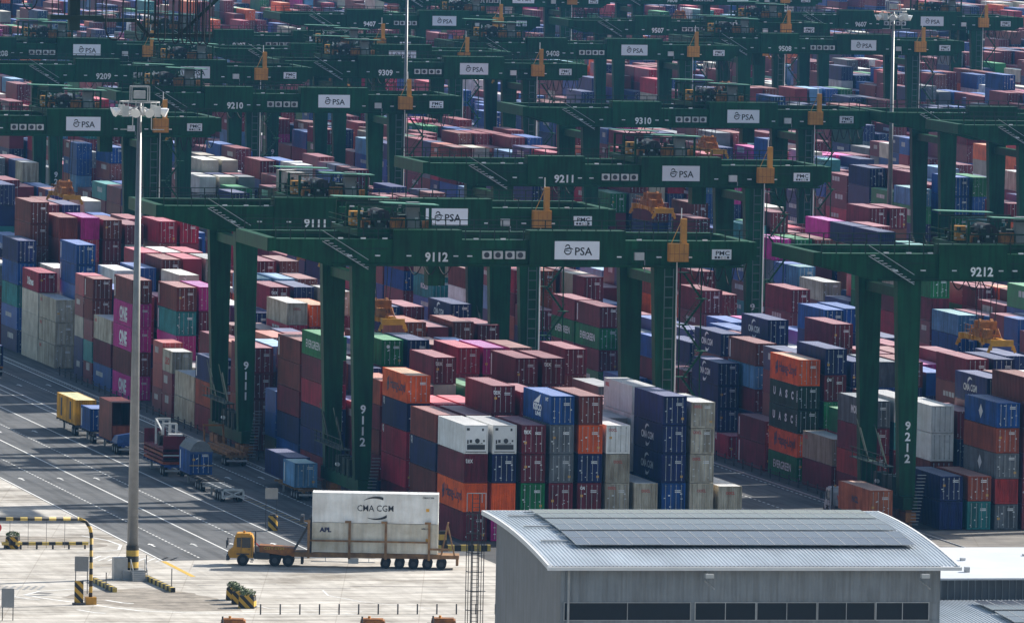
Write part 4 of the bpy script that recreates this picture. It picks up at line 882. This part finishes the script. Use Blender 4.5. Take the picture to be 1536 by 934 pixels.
tc = n_.new('ShaderNodeTexCoord'); br = n_.new('ShaderNodeTexBrick'); br.offset = 0; br.inputs['Scale'].default_value = 1; br.inputs['Brick Width'].default_value = .17; br.inputs['Row Height'].default_value = .28; br.inputs['Mortar Size'].default_value = .014; bb.inputs['Specular IOR Level'].default_value = .16
br.inputs['Color1'].default_value = (.035, .04, .065, 1); br.inputs['Color2'].default_value = (.045, .05, .08, 1); br.inputs['Mortar'].default_value = (.24, .26, .30, 1); l_.new(tc.outputs['Object'], br.inputs['Vector']); l_.new(br.outputs[0], bb.inputs['Base Color'])
pvm = MB().box(.02, 1.03, .02, 2.7, .0, .035).mesh('solar_panel', M_pv); pfm = MB().box(0, .022, 0, 2.72, -.01, .045).box(1.03, 1.052, 0, 2.72, -.01, .045).box(.022, 1.03, 0, .022, -.01, .045).box(.022, 1.03, 2.698, 2.72, -.01, .045).mesh('panel_frame', M_steel)
def panel_rows(parent, xa, nx, rows, zf):
    for y0 in rows:
        for j in range(2):
            y = y0+j*2.76; sl = (zf(y+2.7)-zf(y))/2.7
            for i in range(nx):
                p = link('solar_panel', pvm, parent, (xa+i*1.063, y, zf(y)+.3)); p.rotation_euler[0] = math.atan(sl); link('panel_frame', pfm, p)
panel_rows(wh, 145.15, 24, (603.6, 609.75, 615.9), rz_)
b = MB()
for y in (604.5, 608.4, 610.6, 614.5, 616.8, 620.8): b.box(144.6, 170.8, y-.04, y+.04, rz_(y)+.14, rz_(y)+.22)
b.build('mounting_rail', M_steel, wh)
b = MB()
for y in (606, 612.5, 618.5):
    b.box(143.0, 145.0, y-.15, y+.15, rz_(y)+.1, rz_(y)+.2)
b.build('cable_tray', M_steel, wh)
# caged ladder beside the far left corner of the warehouse
cl = thing('caged_ladder', 'tall steel caged ladder standing at the left wall of the grey warehouse', 'ladder', (142.3, 625.2, 0))
b = MB()
for x in (-.28, .28): b.bar((x, .35, 0), (x, .35, 22.9), .07)
for i in range(70): b.bar((-.28, .35, .4+i*.32), (.28, .35, .4+i*.32), .035)
b.build('ladder_rails', M_dgrey, cl)
b = MB()
for i in range(14):
    z = 2.5+i*1.45
    for k in range(7): a0, a1 = pi+pi*k/7, pi+pi*(k+1)/7; b.bar((.68*cos(a0), .35+.75*sin(a0), z), (.68*cos(a1), .35+.75*sin(a1), z), .06)
for k in range(7): a = pi+pi*k/6; b.bar((.68*cos(a), .35+.75*sin(a), 2.5), (.68*cos(a), .35+.75*sin(a), 21.6), .05)
b.build('safety_cage', M_dgrey, cl)
b = MB(); 
for z in (5, 8.5, 12, 15.5, 19): b.bar((.28, .35, z), (.85, .35, z), .07)
b.bar((-.7, .3, 21.5), (-.7, .3, 22.9), .06); b.bar((-.7, .3, 22.9), (.75, .3, 22.9), .06); b.bar((.75, .3, 22.9), (.75, .3, 21.7), .06); b.bar((.45, .3, 22.9), (.45, .3, 22.2), .06); b.build('bracket', M_steel, cl)
# neighbouring roofs at the right edge
sh = thing('white_roof_shed', 'long shed with bright white low roof at the right edge', 'building', (0, 0, 0))
MB().hexa([(172.9, 633.8, 15.4), (240, 633.8, 15.4), (240, 654, 15.9), (172.9, 654, 15.9), (172.9, 633.8, 15.55), (240, 633.8, 15.55), (240, 654, 16.05), (172.9, 654, 16.05)]).build('roof', mat('white_roof', (.60, .63, .68), .5, 0, .12, .3), sh)
MB().box(173.4, 239.6, 634.4, 653.5, 0, 15.38).build('wall', M_wall, sh)
b = MB()
for i in range(120): b.box(173.6+i*.55, 173.66+i*.55, 634.3, 634.41, 0, 15.38)
b.build('cladding_rib', M_wallf, sh)
for x, y in ((180.5, 650), (186.0, 645), (184.2, 637.5), (192, 648)): MB().box(x, x+.35, y, y+.5, 15.5, 15.95+.1).build('roof_vent', M_steel, sh)
w3 = thing('solar_shed', 'grey curved roof shed with solar panels in the bottom right corner', 'building', (0, 0, 0))
def rz3(y): return 14.0-1.5*((y-632)/26)**2
r3 = MB(); r3 = ribbed_roof(173.0, 215, 632, 26, 14.0, 1.5, .3, 8, False).build('roof', M_roof, w3)
MB().box(173.6, 214.5, 606.8, 631.8, 0, 12.3).build('wall', M_wall, w3)
panel_rows(w3, 182.3, 18, (611.0, 617.2, 623.4), rz3)
# ------------------------------------------------------------------ vehicles
def wheels(t, pts, r=.52, wd=.34):
    for x, y in pts:
        o = MB().cyl((x, y, r), r, wd, 'y', 18).build('wheel', M_black, t); MB().cyl((x, y, r), r*.5, wd+.03, 'y', 12).build('rim', M_dgrey, o)
def prime_mover(name, label, loc, rz, body=M_yel, group=None):
    """yard tractor; local x forward, origin on the ground under the front axle"""
    t = thing(name, label, 'truck', loc, rz, group)
    prof = [(-1.0, .75), (1.35, .75), (1.45, 1.35), (.95, 1.75), (.72, 3.0), (-.85, 3.0), (-1.0, 2.6)]
    f0 = [(x, -1.05, z) for x, z in prof]; f1 = [(x, 1.05, z) for x, z in prof]; b = MB().poly(f0).poly(list(reversed(f1)))
    for i in range(7): j = (i+1) % 7; b.quad(f0[j], f0[i], f1[i], f1[j])
    cabo = b.build('cab', body, t)
    for y in (-1.075, 1.05):
        MB().poly([(-.75, y, 1.75), (.1, y, 1.75), (.1, y, 2.75), (-.75, y, 2.75)]).box(-.75, .1, y, y+.025, 1.75, 2.75).build('side_window', M_glass, cabo)
        MB().box(.22, .6, y, y+.025, 1.8, 2.72).build('side_window', M_glass, cabo)
    MB().hexa([(.98, -.9, 1.85), (1.0, -.9, 1.85), (1.0, .9, 1.85), (.98, .9, 1.85), (.75, -.9, 2.85), (.78, -.9, 2.85), (.78, .9, 2.85), (.75, .9, 2.85)]).build('windscreen', M_glass, cabo)
    MB().box(-.7, .6, -.9, .9, 3.0, 3.12).build('cab_roof', body, cabo)
    for y in (-1.09, 1.055): MB().box(-.86, -.83, y, y+.03, .95, 2.85).box(.16, .19, y, y+.03, .95, 2.85).box(-.7, -.5, y-.01, y+.04, 1.55, 1.6).build('door_trim', M_dgrey, cabo)
    MB().box(1.42, 1.47, -.7, .7, .98, 1.3).build('grille', M_black, cabo)
    MB().cyl((-.1, .3, 3.22), .12, .22, 'z', 10).build('beacon', M_cab, cabo)
    for y in (-1.12, .78): MB().box(-.62, .62, y, y+.34, 1.1, 1.2).build('mudguard', M_dgrey, t)
    for y in (-1.15, .75): MB().box(-1.0, -.72, y, y+.4, .35, .42).box(-1.0, -.72, y, y+.4, .62, .68).build('step', M_grey, t)
    MB().cyl((-1.9, -.85, .75), .3, 1.1, 'x', 12).build('fuel_tank', M_steel, t)
    MB().tube([(-1.05, .3, 2.3), (-1.6, .3, 1.75), (-2.4, .2, 1.7), (-3.0, .1, 1.9)], .05, 6).tube([(-1.05, -.3, 2.3), (-1.7, -.3, 1.65), (-2.4, -.2, 1.6), (-3.0, -.1, 1.85)], .05, 6).build('air_hoses', M_ored, t)
    MB().box(1.3, 1.6, -1.1, 1.1, .5, .95).build('bumper', M_dgrey, t)
    for y in (-.8, .8): MB().box(1.55, 1.63, y-.15, y+.15, .95, 1.15).build('headlight', M_white, t)
    b = MB()
    for y in (-1.35, 1.25): b.bar((1.2, y, 2.4), (1.55, y, 2.4), .05); b.box(1.5, 1.62, y-.1, y+.2, 1.75, 2.5)
    b.build('mirror', M_dgrey, t)
    MB().box(-4.6, .8, -.45, .45, .75, 1.1).box(-2.6, -1.1, -1.0, 1.0, .7, 1.3).build('chassis', M_dgrey, t)
    MB().cyl((-3.6, 0, 1.25), .75, .15, 'z', 14).build('fifth_wheel', M_dgrey, t)
    MB().tube([(-1.2, .9, 1.2), (-1.2, .9, 3.4)], .08, 8).build('exhaust', M_dgrey, t)
    MB().hexa([(-2.4, -.6, 1.3), (-1.2, -.6, 1.3), (-1.2, .6, 1.3), (-2.4, .6, 1.3), (-1.8, -.6, 1.5), (-1.3, -.6, 2.0), (-1.3, .6, 2.0), (-1.8, .6, 1.5)]).build('air_tank', M_grey, t)
    wheels(t, [(0, -.95), (0, .95), (-3.1, -.92), (-3.1, .92), (-4.4, -.92), (-4.4, .92)], .56)
    return t
TR = R(-13.5)         # the haul truck drives across the view
tx, ty = 160.85, 808.3
prime_mover('yard_tractor', 'orange yellow yard tractor pulling the loaded cassette trailer on the apron', (tx, ty, 0), TR+pi)
dirx, diry = cos(TR), sin(TR)
def tp(d, off=0): return (tx+dirx*d-diry*off, ty+diry*d+dirx*off)
ct = thing('cassette_trailer', 'long rusty cassette trailer carrying two stacked white containers', 'trailer', (tx-.4*cos(TR), ty-.4*sin(TR), 0), TR)
MB().box(5.4, 19.6, -1.2, 1.2, 1.0, 1.45).build('deck', M_rust, ct)
MB().hexa([(2.0, -1.0, 1.35), (5.4, -1.0, .95), (5.4, 1.0, .95), (2.0, 1.0, 1.35), (2.0, -1.0, 2.0), (5.4, -1.0, 1.8), (5.4, 1.0, 1.8), (2.0, 1.0, 2.0)]).build('gooseneck', M_oran, ct)
letters('CITY ST24', M_ymark, ct, (3.4, -1.02, 1.75), .35, .03, 2.0)
for d in (6.75+.0, 10.7, 14.2, 18.4):
    MB().box(d-.12, d+.12, -1.62, -1.4, .9, 4.4).box(d-.45, d+.15, -1.64, -1.42, 4.4, 4.6).build('stanchion', M_rust, ct)
    MB().box(d-.12, d+.12, 1.4, 1.62, .9, 4.4).build('stanchion', M_rust, ct)
MB().box(6.9, 18.3, -1.6, -1.48, 2.55, 2.72).box(18.5, 20.4, -1.6, -1.48, 1.9, 2.1).build('side_rail', M_rust, ct)
MB().bar((5.4, -1.3, 1.7), (6.9, -1.3, 4.4), .22).box(5.9, 6.2, -1.5, 1.5, 4.3, 4.9).box(6.75, 6.98, -1.35, 1.35, 1.4, 4.8).build('front_frame', M_dgrey, ct)
MB().bar((19.6, -1.2, 1.45), (20.2, -1.2, 4.6), .16).bar((20.9, -1.2, 1.2), (20.2, -1.2, 4.2), .14).bar((19.6, 1.2, 1.45), (20.2, 1.2, 4.4), .16).box(19.6, 21.3, -1.3, 1.3, 1.05, 1.4).box(21.0, 21.25, -1.2, 1.2, .4, 1.05).build('rear_frame', M_rust, ct)
MB().box(7.0, 13.2, -1.35, -1.25, .55, .62).box(7.0, 13.2, -1.35, -1.25, .98, 1.0).box(10.6, 11.6, -1.45, -1.1, .45, .95).bar((8.4, -1.3, .55), (8.4, -1.3, 1.0), .06).bar((12.6, -1.3, .55), (12.6, -1.3, 1.0), .06).build('side_guard', M_steel, ct)
MB().box(6.0, 6.25, -.9, -.6, .25, 1.0).box(6.0, 6.25, .6, .9, .25, 1.0).build('landing_leg', M_dgrey, ct)
wheels(ct, [(d, s) for d in (14.2, 15.55, 16.9, 18.25, 19.6) for s in (-1.0, 1.0)], .5, .5)
def side_on(colr, z, H, label, d0):
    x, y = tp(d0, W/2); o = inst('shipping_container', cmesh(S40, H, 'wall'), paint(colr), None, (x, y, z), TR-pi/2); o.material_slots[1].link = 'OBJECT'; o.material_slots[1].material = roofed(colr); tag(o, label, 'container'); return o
PAL['dirtywhite'] = (.68, .66, .60); DIRT['dirtywhite'] = (.48, .44, .35)
lo = side_on('dirtywhite', 1.47, 2.896, 'dirty off-white container, lower of two on the cassette trailer', 6.65)
up_ = side_on('white', 4.38, 2.896, 'clean white container with black lettering, upper of two on the trailer', 6.65)
def on_side(o, s, m, x, z, size, wd, bold=.03): 
    q = letters(s, m, o, (W+.012, x, z), size, bold, wd); q.rotation_euler[2] = pi/2; return q
on_side(up_, 'CMA CGM', M_ink, 6.1, 1.45, .85, 3.5, .004); on_side(up_, 'CMAU 504', M_ink, 11.2, 2.55, .22, 1.1); on_side(lo, 'APL', M_hblue, 1.3, 2.2, .6, 1.15, .05); on_side(lo, 'APRU 506', M_ink, 11.0, 2.45, .2, .9)
for s in (1, -1):
    b = MB(); pts = []
    for i in range(9):
        a = R(62+i*9) if s > 0 else R(-118+i*9); pts.append((6.1+1.6*cos(a)*-1*-1, 1.45+1.05*sin(a), .02+.12*((i if s < 0 else 8-i)/8)))
    for p, q in zip(pts, pts[1:]): b.poly([(W+.013, p[0], p[1]-p[2]), (W+.013, q[0], q[1]-q[2]), (W+.013, q[0], q[1]+q[2]), (W+.013, p[0], p[1]+p[2])])
    b.build('logo_arc', M_ink, up_)
for o in (lo, up_):
    MB().quad((W+.014, 11.0, 1.2), (W+.014, 11.3, 1.2), (W+.014, 11.3, 1.5), (W+.014, 11.0, 1.5)).build('hazard_sticker', mat('sticker_yellow', (.7, .36, .03), .5), o)
for x, y, i in ((143.9, 727.0, 0), (156.2, 726.5, 1), (162.6, 726.8, 2)):
    prime_mover('parked_tractor', ['orange yard tractor roof at the bottom edge, leftmost', 'orange yard tractor roof at the bottom edge, middle', 'orange yard tractor roof at the bottom edge, rightmost'][i], (x, y, 0), R(77), M_oran, 'tractors cut off by the bottom edge')
def trailer(label, x, y, L, m=M_dgrey, axles=2, name='semi_trailer', group='trailers parked along the road'):
    t = thing(name, label, 'trailer', (x, y, 0), 0, group)
    b = MB()
    for s in (-.6, .6): b.box(s-.12, s+.12, 0, L, .85, 1.2)
    for i in range(7): b.box(-1.2, 1.2, .2+i*(L-.5)/6, .4+i*(L-.5)/6, 1.0, 1.22)
    b.build('frame', m, t); MB().box(-1.15, 1.15, -.05, .08, .55, .75).build('rear_bumper', M_steel, t)
    for i in range(axles):
        for s in (-.95, .95):
            o = MB().cyl((s, 1.2+i*1.3, .5), .5, .45, 'x', 16).build('wheel', M_black, t); MB().cyl((s, 1.2+i*1.3, .5), .26, .48, 'x', 10).build('rim', M_grey, o)
    MB().box(-.8, -.6, L-2.8, L-2.6, .1, .9).box(.6, .8, L-2.8, L-2.6, .1, .9).build('landing_leg', M_grey, t)
    return t
XP = 172.95
trailer('dark trailer under the yellow container by the road', XP, 962.5, 13.2)
yc = make_container(XP-1.22, 963.0, 1.24, S40, 2.896, 'yellow', 'wall', 'yellow container with two dark side panels on a parked trailer', None)
for y in (9.2, 3.3): MB().box(-.03, .02, y-.55, y+.35, .45, 2.5).build('side_panel', M_dgrey, yc)
trailer('low dark trailer under the blue container behind the brown one', XP+.1, 951.5, 9.5)
make_container(XP-1.1, 954.0, 1.24, S20, 2.591, 'blue', 'door', 'small blue container with white edge stripe on a trailer behind the yellow one', 'stripe')
lt = trailer('blue lowbed trailer under the open brown container', XP+.2, 936.5, 14, mat('trailer_blue', (.02, .06, .25), .5), 3)
oc = tag(MB().box(-1.3, -1.22, 0, 8, 0, 4.3).box(1.22, 1.3, 0, 8, 0, 4.3).box(-1.22, 1.22, 7.92, 8, 0, 4.3).box(-1.3, 1.3, 0, 8, 4.3, 4.38).build('open_cargo_box', paint('brown'), None, (XP+.2, 940.3, 1.24)), 'tall brown cargo box with its dark end open on a blue lowbed', 'cargo box')
MB().box(-1.15, 1.15, .3, 2.5, .02, 1.7).build('load', paint('rust'), oc)
tag(MB().hexa([(-1.2, 0, 0), (1.2, 0, 0), (1.2, 3.6, 0), (-1.2, 3.6, 0), (-1.0, .3, .9), (1.1, .2, 1.2), (1.0, 3.2, 1.0), (-.9, 3.3, .7)]).build('tarpaulin_load', mat('tarp_blue', (.03, .08, .25), .5, 0, .4, 2), None, (XP+.1, 937.0, 1.24)), 'blue tarpaulin bundle on the lowbed trailer beside the floodlight mast', 'tarpaulin')
trailer('blue trailer loaded with stacked maroon flat racks', XP+.1, 908.0, 13, mat('trailer_blue', (.02, .06, .25), .5), 2)
fr = thing('flat_rack_stack', 'stack of maroon flat racks with white machine frame on top', 'flat racks', (XP+.1, 909.0, 1.24))
MB().box(-1.2, 1.2, 0, .12, .5, 3.1).build('end_wall', paint('maroon'), fr); MB().box(-1.2, 1.2, 11.3, 11.42, .5, 3.1).build('end_wall', paint('maroon'), fr)
for i in range(4): MB().box(-1.22, 1.22, .0, 11.4, .02+i*.45, .3+i*.45).build('flat_rack', paint('maroon' if i % 2 else 'rust'), fr)
MB().box(-1.21, 1.21, -.06, -.005, .95, 1.05).build('white_band', M_white, fr)
b = MB()
for x in (-.9, -.1, .6): b.bar((x, 2, 3.1), (x, 2, 4.3), .25); b.bar((x, 6, 1.8), (x, 6, 4.6), .2)
b.bar((-.9, 2, 4.3), (.6, 2, 4.3), .2); b.bar((-.9, 6, 4.5), (.6, 6, 4.5), .25); b.bar((-.9, 2, 3.4), (-.9, 6, 4.5), .15); b.box(-.5, 1.0, .3, 1.2, 3.1, 3.3); b.build('machine_frame', M_ac, fr)
b = MB(); b.cyl((-.9, 3.2, 2.6), .8, .5, 'x', 14); b.build('tyre', M_black, fr)
trailer('dark trailer under the blue open-top container', XP+.6, 889.0, 13, M_dgrey, 3)
ot = make_container(XP-.6, 896.2, 1.24, S20, 2.591, 'blue', 'door', 'blue open-top container with grey tarpaulin hump parked by the road', 'stripe')
b = MB(); n = 6
for i in range(n):
    x0, x1 = W*i/n, W*(i+1)/n; h0, h1 = 1.1*sin(pi*i/n)**.7 if i else 0, 1.1*sin(pi*(i+1)/n)**.7 if i < n-1 else 0
    b.quad((x0, -.05, 2.57+h0), (x1, -.05, 2.57+h1), (x1, 6.1, 2.62+h1*.85), (x0, 6.1, 2.62+h0*.85)); b.quad((x0, -.05, 2.4), (x1, -.05, 2.4), (x1, -.05, 2.57+h1), (x0, -.05, 2.57+h0))
b.build('tarpaulin', mat('tarp_grey', (.16, .17, .18), .7, 0, .3, 3), ot); MB().box(-.03, W+.03, -.06, -.03, 2.2, 2.45).build('tarp_edge', mat('tarp_blue', (.03, .08, .25), .5, 0, .4, 2), ot); MB().box(-.03, W+.03, -.03, -.02, .95, 1.02).build('tie_strap', M_ymark, ot)
ec = trailer('empty skeletal trailer with white rear frame nearest on the road', XP+.3, 876.5, 11, M_grey, 3)
MB().box(-1.2, 1.2, 0, .2, 1.2, 1.4).bar((-1.1, 0, .4), (1.1, 0, 1.3), .12).bar((1.1, 0, .4), (-1.1, 0, 1.3), .12).box(-1.2, -1.0, 0, .2, .4, 1.4).box(1.0, 1.2, 0, .2, .4, 1.4).build('rear_frame', M_ac, ec)
sf = trailer('rusty flatbed with long orange steel beams beside crane 9111', 182.4, 921, 14, M_rust, 2)
for i in range(5): MB().box(-1.1+i*.45, -.8+i*.45, .2, 13.6, 1.24, 1.55+.08*(i % 2)).build('steel_beam', M_oran, sf)
MB().bar((-1.1, 13.2, 1.3), (-1.1, 13.9, 3.6), .2).bar((1.1, 13.2, 1.3), (1.1, 13.9, 3.6), .2).bar((-1.1, 13.9, 3.5), (1.1, 13.9, 3.5), .2).build('head_frame', M_oran, sf)
trailer('rusty trailer carrying the pale blue container beside crane 9112', 181.75, 878.0, 13, M_rust, 3)
make_container(180.5, 880.0, 1.24, S20, 2.591, 'sky', 'door', 'pale blue 20-foot container on a rusty trailer by crane leg 9112', 'stripe')
make_container(181.2, 887.2, 1.24, S40, 2.591, 'navy', 'door', 'dark navy container on trailer behind the pale blue one', None)
PAL['orange2'] = (.46, .13, .05)
trailer('dark trailer under the orange container in the aisle at right', 234.2, 841.5, 13.5, M_dgrey, 2)
oc2 = make_container(233.0, 842.4, 1.3, S40, 2.896, 'orange2', 'door', 'orange container on a truck in the aisle before crane 9212', None)
letters('NCL', M_hblue, oc2, (-.012, 5.6, 1.5), .9, .05, 2.6, side=True)
prime_mover('blue_tractor', 'white and blue tractor pulling the orange container in the aisle', (234.2, 859.3, 0), R(90), mat('tractor_white', (.5, .52, .55), .5))
tl = trailer('rusty trailer with blue container at the left edge of the road', 177.9, 1056.0, 13.2, M_oran, 2)
make_container(176.7, 1056.6, 1.24, S40, 2.591, 'navy', 'door', 'dark blue container on trailer at left edge beside the cream stack', None)
# ------------------------------------------------------------------ apron furniture
hg = thing('height_gantry', 'yellow and black striped height limit pipe gantry at left edge', 'gantry', (139.1, 770.5, 0))
MB().tube([(0, 0, 0), (0, 0, 6.2)], .17, 12).build('post', M_stripez, hg, smooth=True)
MB().tube([(0, 0, 6.2), (-.12, 0, 7.0), (-.5, 0, 7.6), (-1.2, 0, 7.9)], .17, 12).build('elbow', M_stripez, hg, smooth=True)
MB().tube([(-1.2, 0, 7.9), (-14, 0, 7.9)], .17, 12).build('crossbar', M_stripex, hg, smooth=True); MB().tube([(-14, 0, 0), (-14, 0, 8)], .17, 12).build('post', M_stripez, hg)
for i in range(5): MB().tube([(-2.5-i*1.7, 0, 7.7), (-2.5-i*1.7, 0, 5.2)], .02, 4).build('hanging_chain', M_dgrey, hg)
MB().box(-.5, .5, -.4, .4, 0, .7).build('base', M_yel, hg)
sb = thing('striped_barrier', 'black and yellow chevron barrier beside the gantry post', 'barrier', (137.9, 770.2, 0)); MB().box(-.35, .45, -.12, .12, .2, 2.2).build('chevron_panel', M_stripe, sb); MB().box(-.5, .6, -.4, .4, 0, .2).build('base', M_dgrey, sb)
def board(x, y, z0, z1, wd, label, m=M_grey):
    t = thing('sign_board', label, 'sign', (x, y, 0), R(-13), None); MB().box(-wd/2, wd/2, -.04, .02, z0, z1).build('panel', m, t)
    for s in (-wd/2+.1, wd/2-.1): MB().box(s-.04, s+.04, .02, .1, 0, z1-.1).build('post', M_dgrey, t)
    return t
board(140.0, 780.4, 2.1, 3.5, 1.3, 'grey back of a sign board beside the striped gantry'); board(129.0, 756.4, 1.2, 2.9, 1.15, 'grey back of a sign board at the bottom left corner'); board(171.3, 846.6, 3.0, 4.1, 1.3, 'pale sign board on two thin posts in the hatched island', mat('board_pale', (.42, .38, .34), .6))
ib = thing('striped_drum', 'squat black and yellow striped drum at the hatched island', 'barrier', (171.0, 844.2, 0)); MB().cyl((0, 0, .75), .5, 1.5, 'z', 16).build('drum', M_stripe, ib); MB().cyl((0, 0, 1.6), .36, .2, 'z', 12).build('cap', M_dgrey, ib)
def striped_kerb(x0, y0, x1, y1, label, m=M_stripey): 
    o = MB().bar((0, 0, .22), (x1-x0, y1-y0, .22), .4, .44).build('striped_kerb', m, None, (x0, y0, 0)); tag(o, label, 'kerb')
striped_kerb(148.6, 794.3, 148.9, 781.4, 'striped kerb block right of the floodlight mast'); striped_kerb(143.2, 791.8, 143.4, 781.6, 'striped kerb block left of the floodlight mast steps')
gr = thing('striped_guard_rail', 'low black and yellow striped guard rail along the left apron', 'guard rail', (140, 824.9, 0)); MB().tube([(0, 0, .55), (8.6, 0, .55)], .17, 8).build('rail', M_stripex, gr)
for i in range(6): MB().box(.2+i*1.6, .36+i*1.6, -.08, .08, 0, .5).build('post', M_dgrey, gr)
sbar = thing('striped_road_barrier', 'black and yellow striped low barrier beyond the trailer rear', 'barrier', (181.5, 822.0, 0)); MB().box(0, 7, -.25, .25, 0, .6).build('beam', M_stripex, sbar); MB().box(1.8, 2.5, -.3, .4, .6, 2.0).build('lamp_post_base', M_stripez, sbar)
for x, y in ((142.9, 783.5), (149.9, 800.6), (149.8, 787.0), (181.0, 822.5)): tag(MB().tube([(0, 0, 0), (0, 0, 1.7)], .05, 6).build('thin_post', M_dgrey, None, (x, y, 0)), {142.9: 'thin dark post left of the mast steps', 149.9: 'thin dark post behind the striped kerb', 149.8: 'thin dark post at the near end of striped kerb', 181.0: 'thin dark post behind the cassette trailer rear'}[x], 'post')
def planter(x, y, label, s=1.0):
    t = thing('striped_planter', label, 'planter', (x, y, 0), R(-20), 'striped planters'); MB().hexa([(-.6*s, -.6*s, 0), (.6*s, -.6*s, 0), (.6*s, .6*s, 0), (-.6*s, .6*s, 0), (-.55*s, -.55*s, 1.15), (.55*s, -.55*s, 1.15), (.55*s, .55*s, 1.15), (-.55*s, .55*s, 1.15)]).build('box', M_stripe, t)
    rn = random.Random(int(x*10+y)); b = MB()
    for _ in range(260):
        a = rn.uniform(0, 2*pi); r = .62*s*math.sqrt(rn.random()); z = 1.15+rn.random()**.7*.62*(1-.5*(r/.62/s)**2); c = Vector((r*cos(a), r*sin(a), z)); d = Vector((rn.uniform(-1, 1), rn.uniform(-1, 1), rn.uniform(-.3, 1))).normalized()*.13; e_ = d.cross(Vector((rn.uniform(-1, 1), rn.uniform(-1, 1), 1))).normalized()*.05
        b.quad(tuple(c-d), tuple(c+e_), tuple(c+d), tuple(c-e_))
    tag(b.build('plant', M_leaf, t), kind='stuff')
planter(153.2, 774.3, 'striped planter box with shrub, furthest of the three'); planter(153.0, 770.6, 'striped planter box with shrub, middle of the three'); planter(153.1, 767.0, 'striped planter box with shrub, nearest of the three', 1.25); planter(141.2, 825.6, 'striped planter at the left edge by the striped guard rail', 1.1)
for i in range(13): tag(MB().tube([(0, 0, 0), (0, 0, .95)], .07, 8).build('bollard', M_dgrey, None, (153.1+i*1.82, 760.8-i*.045, 0)), 'thin black bollard, %s from the left in the row' % (ORD+['eleventh', 'twelfth', 'thirteenth'])[i], 'bollard', 'row of bollards on the apron')
rs = thing('red_sign', 'round red sign cut by the left edge of the picture', 'sign', (139.3, 824.0, 0), R(-13)); MB().tube([(0, -.03, 2.2), (0, 0, 2.2)], .5, 20).build('disc', mat('sign_red', (.5, .03, .04), .5), rs); MB().box(-.04, .04, 0, .06, 0, 2.5).build('post', M_grey, rs)
def yard_fence(x, y0, y1, label):
    t = thing('yard_fence', label, 'fence', (x, y0, 0)); b = MB()
    for z in (.45, .85): b.bar((0, 0, z), (0, y1-y0, z), .06)
    b.build('rail', M_dgrey, t)
    y = 0
    while y <= y1-y0: MB().box(-.07, .07, y-.07, y+.07, 0, 1.1).build('post', M_dgrey, t); y += 4.0
yard_fence(186.6, 850, 1060, 'low dark post and rail fence along the left container block'); yard_fence(239.2, 858, 985, 'low dark post and rail fence along the right container block')
# ------------------------------------------------------------------ dark overhead gantry at the top left
og = thing('overhead_gantry', 'dark green overhead gantry end with hanging cable loops, top left', 'crane', (171.5, 930, 1.3))
MB().box(-42, 14, 0, 1.6, 53.5, 55.5).build('main_beam', M_gdark, og)
for y in (-4, 5): MB().box(-36, -34, y, y+1.5, -1.3, 53.5).build('leg', M_gdark, og)
MB().box(-7.0, -5.8, 0, 1.2, 46.2, 53.5).build('column', M_gdark, og); MB().box(-9.2, -3.2, -.4, 1.6, 47.4, 47.9).build('platform', M_gdark, og)
b = MB()
for i in range(9): b.bar((-9.0+i*.7, -.3, 47.9), (-9.0+i*.7, -.3, 53.4), .1)
b.build('lattice', M_gdark, og)
MB().box(-4.2, .6, 0, 1.0, 47.2, 47.6).bar((.5, .5, 47.4), (1.8, .5, 45.9), .4).box(1.6, 9.2, 0, 1.0, 45.6, 46.0).build('walkway', M_gdark, og)
b = MB()
for i in range(8): b.bar((-4+i*.65, 0, 47.6), (-4+i*.65, 0, 48.8), .06)
b.bar((-4, 0, 48.8), (.6, 0, 48.8), .06)
for i in range(11): b.bar((1.8+i*.73, 0, 46), (1.8+i*.73, 0, 53.4), .08)
b.bar((1.7, 0, 47.2), (9.2, 0, 47.2), .06); b.build('railing', M_gdark, og)
MB().bar((5.5, .5, 45.9), (11.3, .5, 51.4), .35).build('diagonal_brace', M_gdark, og)
for x, wd, z in ((-2.0, 1.9, 45.2), (.9, 1.0, 45.2), (3.3, .8, 45.0), (4.9, .7, 44.9), (5.9, .6, 44.9), (6.8, .6, 44.9), (7.6, .6, 44.9), (8.4, .6, 44.9), (-11.5, 1.6, 48.5), (2.2, .8, 45.6)):
    pts = [(x-wd/2, -.3, 53.4)]+[(x-wd/2*cos(pi*k/8), -.3, z+(.5*wd+.4)*(1-sin(pi*k/8))) for k in range(9)]+[(x+wd/2, -.3, 53.4)]; MB().tube(pts, .09, 6).build('cable_loop', M_black, og)
# ------------------------------------------------------------------ haze
hz = MB().box(-420, 1620, -220, 3620, -1.2, 80.5).build('haze', None); tag(hz, kind='stuff')
hm = bpy.data.materials.new('haze_air'); hm.use_nodes = True; n = hm.node_tree.nodes; n.clear(); o = n.new('ShaderNodeOutputMaterial'); pv = n.new('ShaderNodeVolumePrincipled')
pv.inputs['Color'].default_value = (.16, .50, 1.0, 1); pv.inputs['Density'].default_value = .000033; pv.inputs['Anisotropy'].default_value = .2
hm.node_tree.links.new(pv.outputs[0], o.inputs['Volume']); hz.data.materials.append(hm)
